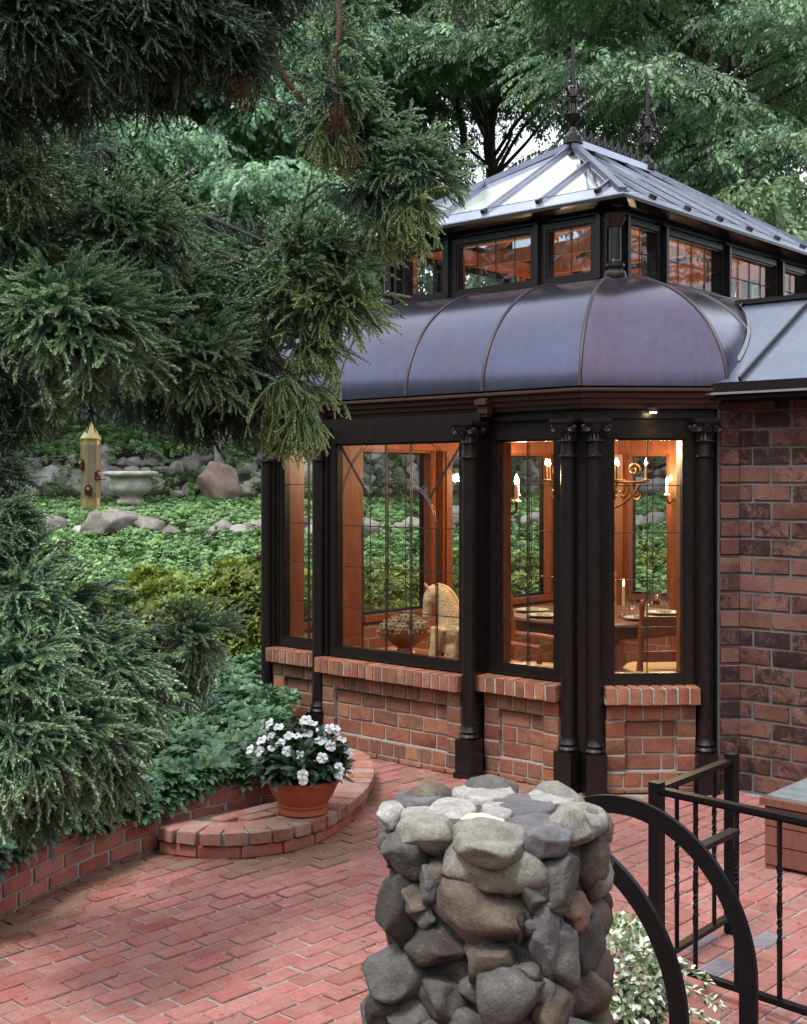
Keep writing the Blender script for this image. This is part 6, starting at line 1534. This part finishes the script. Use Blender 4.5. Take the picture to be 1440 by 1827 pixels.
MB().lathe([(0.05, -0.008), (0.05, 0.004)], n=6).build('base', M['feeder_edge'], bf)
for az_, zz in ((-PI / 2 - 0.35, 0.075), (-PI / 2 + 0.75, 0.15), (-PI / 2 - 1.3, 0.205)):
    c = Vector((0.046 * math.cos(az_), 0.046 * math.sin(az_), zz)); b = MB()
    b.box((c.x, c.y, c.z - 0.004), (0.012, 0.036, 0.036), az_); b.tube([(c.x + 0.007 * math.cos(az_) * s_ , c.y + 0.007 * math.sin(az_) * s_, c.z + 0.012) for s_ in (-1, 1)], 0.018, 12)
    po = b.build('port', M['port'], bf, smooth=True)
    MB().tube([(c.x + 0.014 * math.cos(az_) * s_ , c.y + 0.014 * math.sin(az_) * s_, c.z + 0.012) for s_ in (0.55, 1)], 0.008, 10).build('seed_hole', M['feeder'], po)
    MB().tube([(c.x, c.y, c.z - 0.018), (c.x + 0.05 * math.cos(az_), c.y + 0.05 * math.sin(az_), c.z - 0.018)], 0.003, 6).build('perch', M['port'], po)
MB().tube([(0, 0, hb + 0.085), (0.004, 0, hb + 0.42)], 0.0018, 5).build('wire', M['iron'], bf)

# ------------------------------------------------------------------ Japanese cedar: rope-like twigs set with short needles
M['cedar'] = mat_leaf('cedar_needle', (0.036, 0.085, 0.060), (0.075, 0.150, 0.098), 0.42, 0.08, 0.3, 0.5, 'tip', (0.34, 0.48, 0.27))  # pale tips are new growth; the dark base also paints shade inside boughs
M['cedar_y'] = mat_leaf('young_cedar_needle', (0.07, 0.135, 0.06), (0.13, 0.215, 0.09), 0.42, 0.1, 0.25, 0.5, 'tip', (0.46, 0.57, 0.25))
M['cedar_d'] = mat_leaf('shaded_cedar_needle', (0.018, 0.045, 0.033), (0.042, 0.085, 0.058), 0.5, 0.06, 0.3, 0.4, 'tip', (0.14, 0.21, 0.13))  # darker cedar copy; shade of overhead and inner boughs put into the colour
def strand_mesh(seed, mat, bend, L=0.24, forks=2, thick=1.65):
    """starts along +Z and bends towards +X"""
    r = random.Random(seed); V, F, T = [], [], []
    def rope(p0, ang0, az, l, bd, t0, rad):
        """curve in the plane through +Z turned by az, start angle ang0"""
        n = 8; p = Vector(p0); pts = [p.copy()]; dirs = []
        for k in range(n):
            f = (k + 0.5) / n; a = ang0 + bd * f ** 1.2; d = Vector((math.sin(a) * math.cos(az), math.sin(a) * math.sin(az), math.cos(a)))
            d = (d + Vector((0.10 * math.sin(k * 1.3 + seed), 0.10 * math.cos(k * 1.7 + seed), 0))).normalized()
            p = p + d * (l / n); pts.append(p.copy()); dirs.append(d)
        dirs.append(dirs[-1])
        b0 = len(V)
        for k, q in enumerate(pts):
            d = dirs[k]; x = d.cross(Vector((0.3, 0.9, 0.2))).normalized(); y = d.cross(x); rr_ = rad * (0.9 - 0.55 * k / n)
            for c in range(3): a = 2 * PI * c / 3; V.append(q + (x * math.cos(a) + y * math.sin(a)) * rr_); T.append(t0 + (1 - t0) * k / n)
        for k in range(n):
            for c in range(3): F.append((b0 + 3 * k + c, b0 + 3 * k + (c + 1) % 3, b0 + 3 * k + 3 + (c + 1) % 3, b0 + 3 * k + 3 + c))
        m = int(l / 0.0050); ph = r.uniform(0, 6)
        for i in range(m):
            f = (i + 0.5) / m; k = min(n - 1, int(f * n)); q = pts[k].lerp(pts[k + 1], f * n - k); d = dirs[k]
            x = d.cross(Vector((0.3, 0.9, 0.2))).normalized(); y = d.cross(x); a = ph + i * 2.4
            rd = x * math.cos(a) + y * math.sin(a); nl = (0.0108 + r.uniform(-.0015, .002)) * thick * (1.0 - 0.45 * max(0, f - 0.75) / 0.25)
            tip = q + d * nl * 0.85 + rd * nl * 0.60; sd = d.cross(rd) * 0.0030 * thick
            b1 = len(V); V.extend([q + rd * rad * 0.3 - sd, q + rd * rad * 0.3 + sd, tip]); tt = t0 + (1 - t0) * f; T.extend([tt * 0.8, tt * 0.8, min(1, tt + 0.1)]); F.append((b1, b1 + 1, b1 + 2))
        return pts
    main = rope((0, 0, 0), 0.0, 0.0, L, bend, 0.0, 0.0036 * thick)
    for i in range(forks):
        k = r.randrange(2, 6); a0 = bend * (k / 8) * 0.9 + r.uniform(-0.2, 0.35); rope(main[k], a0 + 0.25, r.choice((-1, 1)) * r.uniform(0.5, 1.1), L * r.uniform(0.35, 0.6), bend * 0.5, 0.25, 0.0032 * thick)
    me = bpy.data.meshes.new('cedar_twig'); me.from_pydata([tuple(v) for v in V], [], F); me.shade_smooth()
    a = me.attributes.new('tip', 'FLOAT', 'POINT'); a.data.foreach_set('value', np.array([max(0, t) ** 1.7 for t in T], np.float32))
    me.materials.append(mat); return me
bends = [0.15, 0.3, 0.5, 0.7, 0.9, 1.1, 1.3, 1.5]
tw_g = [strand_mesh(i, M['cedar'], b_, 0.24, 2 + i % 2) for i, b_ in enumerate(bends)]
tw_y = [strand_mesh(30 + i, M['cedar_y'], b_, 0.25, 1 + i % 2) for i, b_ in enumerate(bends)]
M['cedar_r'] = mat_leaf('dead_cedar_needle', (0.10, 0.036, 0.022), (0.17, 0.065, 0.035), 0.7, 0.05, 0.2, 0.2)
tw_r = [strand_mesh(90 + i, M['cedar_r'], b_, 0.2, 1, 0.9) for i, b_ in enumerate(bends[3:])]
tw_d = [strand_mesh(60 + i, M['cedar_d'], b_, 0.22, 2, 1.35) for i, b_ in enumerate(bends[:6])]
def clump(parent, px, py, rpx, Y, kind='g', dens=1.0, up=0.35, hang=0.0, ls=1.0):
    """one foliage head: twigs spring from its branch end, fan out and droop"""
    c = np.array(tuple(P(px, py, Y))); Rm = rpx * Y / FPX
    n = int((330 * (rpx / 150) ** 2 + 80) * dens * (Y / 4.5) ** -0.3)
    u = rdir(n)
    u[:, 2] = u[:, 2] * (1.0) + up * 0.3; u = unit(u)
    ax = c - np.array(tuple(parent.location)); ax[2] = 0; ax = unit(ax) * 0.85 + DOWN * (0.05 + 0.5 * hang)
    along = RNG.uniform(-0.75, 0.75, (n, 1)) * Rm * 0.6
    org = c + ax * along + u * Rm * RNG.uniform(0.03, 0.5, (n, 1)) * np.array([1, 1, 0.8]) + RNG.normal(size=(n, 3)) * Rm * 0.06
    d = unit(u + ax * 0.42 + np.array([0, 0, up]) + RNG.normal(size=(n, 3)) * 0.33 + DOWN * hang)
    scl = np.clip(RNG.normal(1.0, 0.28, n), 0.45, 1.8) * (0.32 * Rm + 0.09) / 0.24 * ls
    m = {'g': tw_g, 'y': tw_y, 'd': tw_d, 'r': tw_r}[kind]
    return scatter('foliage_spray', 'cedar_' + kind, m, org, frames(d, DOWN + RNG.normal(size=(n, 3)) * 0.15), scl, parent)
TR = Vector((-3.0, 5.1, 0.15))
cd = empty('cedar_tree', TR, 0, label='tall Japanese cedar with drooping rope like boughs filling the upper left', cat='tree')
trunk = catmull([TR, TR + Vector((0.05, 0, 1.5)), TR + Vector((0.0, 0.05, 3)), TR + Vector((0.1, 0, 5.5)), TR + Vector((0.1, 0.1, 8))], 5)
MB().tube(trunk, [0.17 - 0.0055 * k for k in range(len(trunk))], 14).build('trunk', M['bark_red'], cd, True, smooth='all', fix=False)
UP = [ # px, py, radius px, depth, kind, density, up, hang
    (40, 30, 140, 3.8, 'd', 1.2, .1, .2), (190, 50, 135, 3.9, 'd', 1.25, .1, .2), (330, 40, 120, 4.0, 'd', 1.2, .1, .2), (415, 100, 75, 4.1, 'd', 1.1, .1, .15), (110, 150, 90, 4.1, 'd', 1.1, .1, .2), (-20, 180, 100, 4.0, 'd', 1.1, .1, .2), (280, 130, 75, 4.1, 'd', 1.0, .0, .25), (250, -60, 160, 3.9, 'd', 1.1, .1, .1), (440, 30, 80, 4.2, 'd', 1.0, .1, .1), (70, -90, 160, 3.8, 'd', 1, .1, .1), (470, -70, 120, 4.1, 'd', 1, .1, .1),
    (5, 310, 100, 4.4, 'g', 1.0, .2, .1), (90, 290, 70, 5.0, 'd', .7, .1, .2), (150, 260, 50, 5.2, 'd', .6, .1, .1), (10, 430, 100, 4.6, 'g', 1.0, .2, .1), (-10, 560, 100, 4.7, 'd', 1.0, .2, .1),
    (215, 420, 118, 4.6, 'g', 1.1, .45, .1), (120, 575, 140, 4.3, 'g', 1.25, .45, .15), (330, 500, 56, 5.0, 'g', .7, .3, .1), (300, 540, 90, 5.1, 'g', 1.0, .3, .1), (400, 570, 80, 5.3, 'g', 1.1, .2, .1),
    (345, 650, 92, 4.7, 'g', 1.15, .45, .15), (262, 610, 62, 5.0, 'g', 1.0, .5, .1), (370, 590, 60, 5.0, 'g', 1.0, .5, .1), (440, 640, 70, 5.2, 'g', 1.2, .2, .2),
    (560, 470, 105, 4.8, 'g', 1.2, .5, .1), (500, 545, 80, 4.9, 'g', 1.0, .3, .2), (600, 545, 78, 4.75, 'y', 1.1, .25, .15), (560, 610, 55, 4.8, 'y', .9, .0, .4), (455, 450, 55, 5.1, 'd', 1.0, .5, .0),
    (520, 690, 60, 4.75, 'y', 1.0, -.2, .8), (500, 740, 45, 4.8, 'y', 1.0, -.3, 1.0), (545, 745, 34, 4.7, 'y', .9, -.3, 1.1), (470, 690, 55, 5.1, 'd', 1.1, .0, .5),
    (600, 165, 62, 4.6, 'g', 1.0, .0, .4), (560, 205, 42, 4.7, 'd', .7, .1, .3), (655, 240, 60, 4.7, 'g', 1.1, .1, .2), (590, 240, 38, 4.55, 'y', 1.0, -.2, .8), (735, 300, 66, 4.65, 'g', 1.2, .5, .1), (680, 330, 62, 4.7, 'g', 1.1, .1, .3), (730, 370, 46, 4.6, 'y', 1.0, -.1, .6), (640, 340, 40, 4.8, 'd', .7, .1, .3), (690, 400, 38, 4.65, 'y', .8, -.2, .7), (590, 80, 48, 4.7, 'g', .9, .1, .2), (640, 190, 40, 4.7, 'd', .9, .2, .2), (820, -22, 44, 4.7, 'g', .9, .0, .3), (600, 10, 50, 4.8, 'g', .8, .1, .2),
    (150, 680, 62, 5.1, 'd', 1.0, .0, .3), (60, 690, 62, 4.9, 'g', .9, .0, .4), (10, 740, 52, 4.9, 'd', 1.0, .0, .4), (250, 700, 75, 5.3, 'd', 1.2, .0, .3), (360, 725, 78, 5.3, 'd', 1.2, .0, .4), (425, 720, 60, 5.3, 'd', 1.1, .0, .5), (-30, 660, 90, 4.8, 'd', 1, .1, .2), (-20, 800, 60, 4.8, 'd', 1, .1, .3)]
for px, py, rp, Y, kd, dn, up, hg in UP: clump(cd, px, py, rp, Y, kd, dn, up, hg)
def bough(parent, pts, r0, r1, mat='bark_red'):
    pp_ = catmull(pts, 5); n = len(pp_); MB().tube(pp_, [r0 + (r1 - r0) * k / (n - 1) for k in range(n)], 8).build('branch', M[mat], parent, True, smooth='all', fix=False)
for px, py, rp, Y in [(600, 195, 26, 4.48), (425, 140, 26, 4.02), (620, 262, 16, 4.5), (470, 700, 20, 4.9)]: clump(cd, px, py, rp, Y, 'r', 0.35, -.3, .8)
for px, py, rp, Y, *_ in UP[:36]:
    c = P(px, py, Y); k = TR + Vector((0.05, 0, max(1.2, min(6.5, c.z + 0.25)))); bough(cd, [k + Vector((0, 0, 0.5)), k.lerp(c, 0.4) + Vector((-0.1, 0.45, 0.45)), k.lerp(c, 0.78) + Vector((-0.05, 0.25, 0.22)), c], 0.022, 0.004, 'bark')
bough(cd, [P(300, -260, 4.6), P(440, -160, 4.6), P(474, 0, 4.65), P(486, 80, 4.65), P(510, 140, 4.65), P(555, 195, 4.65), P(600, 240, 4.65), P(690, 300, 4.65)], 0.017, 0.006)
bough(cd, [P(620, -260, 4.75), P(600, -60, 4.7), P(606, 40, 4.6), P(596, 130, 4.55), P(600, 200, 4.5), P(590, 260, 4.5)], 0.014, 0.005)
bough(cd, [P(610, -130, 4.7), P(790, -140, 4.7), P(830, -40, 4.7)], 0.010, 0.005)
bough(cd, [P(600, 150, 4.55), P(615, 215, 4.5), P(622, 260, 4.5)], 0.007, 0.003)
bough(cd, [P(230, 430, 5.0), P(330, 520, 5.1), P(450, 560, 5.0), P(560, 520, 4.9)], 0.02, 0.008); bough(cd, [P(450, 560, 5.0), P(500, 640, 4.85), P(525, 720, 4.8)], 0.01, 0.004)
# bough that carries the feeder
bough(cd, [TR + Vector((0.05, 0, 2.2)), P(40, 690, 5.8), P(120, 660, 6.2), P(163, 640, 6.3), P(230, 650, 6.3)], 0.03, 0.008)
# lower shrub
SB = Vector((-1.72, 4.75, 0.2))
cs2 = empty('cedar_shrub', SB, 0, label='low spreading cedar shrub with hanging sprays above the brick wall', cat='shrub')
LOW = [(0, 850, 48, 4.7, 'd', 1, .1, .2), (0, 940, 52, 4.5, 'g', 1.0, .3, .1), (40, 1010, 62, 4.5, 'g', 1.0, .35, .2), (120, 1085, 72, 4.6, 'g', 1.05, .2, .4), (95, 1150, 92, 4.4, 'g', 1.1, .1, .5), (205, 1150, 64, 4.7, 'g', 1.0, .2, .5), (30, 1080, 100, 4.3, 'g', 1.1, .2, .3), (338, 1138, 50, 4.7, 'g', 1.15, .5, .1), (225, 1190, 68, 4.6, 'g', 1.1, .1, .5), (320, 1190, 48, 4.75, 'd', 1.1, -.2, .9),
       (40, 1200, 100, 4.1, 'g', 1.1, .4, .2), (150, 1200, 95, 4.4, 'g', 1.1, .1, .5), (125, 1320, 95, 4.2, 'g', 1.2, .45, .2), (30, 1330, 95, 4.0, 'g', 1.1, .3, .3), (215, 1260, 80, 4.5, 'g', 1.1, .2, .3), (60, 1430, 65, 4.2, 'd', 1.0, .1, .5), (185, 1380, 55, 4.4, 'g', 1.0, .1, .5), (-40, 1130, 110, 4.2, 'd', 1.1, .2, .2), (-50, 1300, 110, 4.1, 'd', 1.1, .2, .2), (-40, 980, 100, 4.4, 'd', 1, .2, .2)]
for px, py, rp, Y, kd, dn, up, hg in LOW:
    clump(cs2, px, py, rp * 0.92, Y, kd, dn * 0.85, up, hg, 1.15); c = P(px, py, Y)
    bough(cs2, [SB, SB.lerp(c, 0.4) + Vector((-0.05, 0, 0.15)), SB.lerp(c, 0.8) + Vector((0, 0, 0.12)), c], 0.022, 0.005)
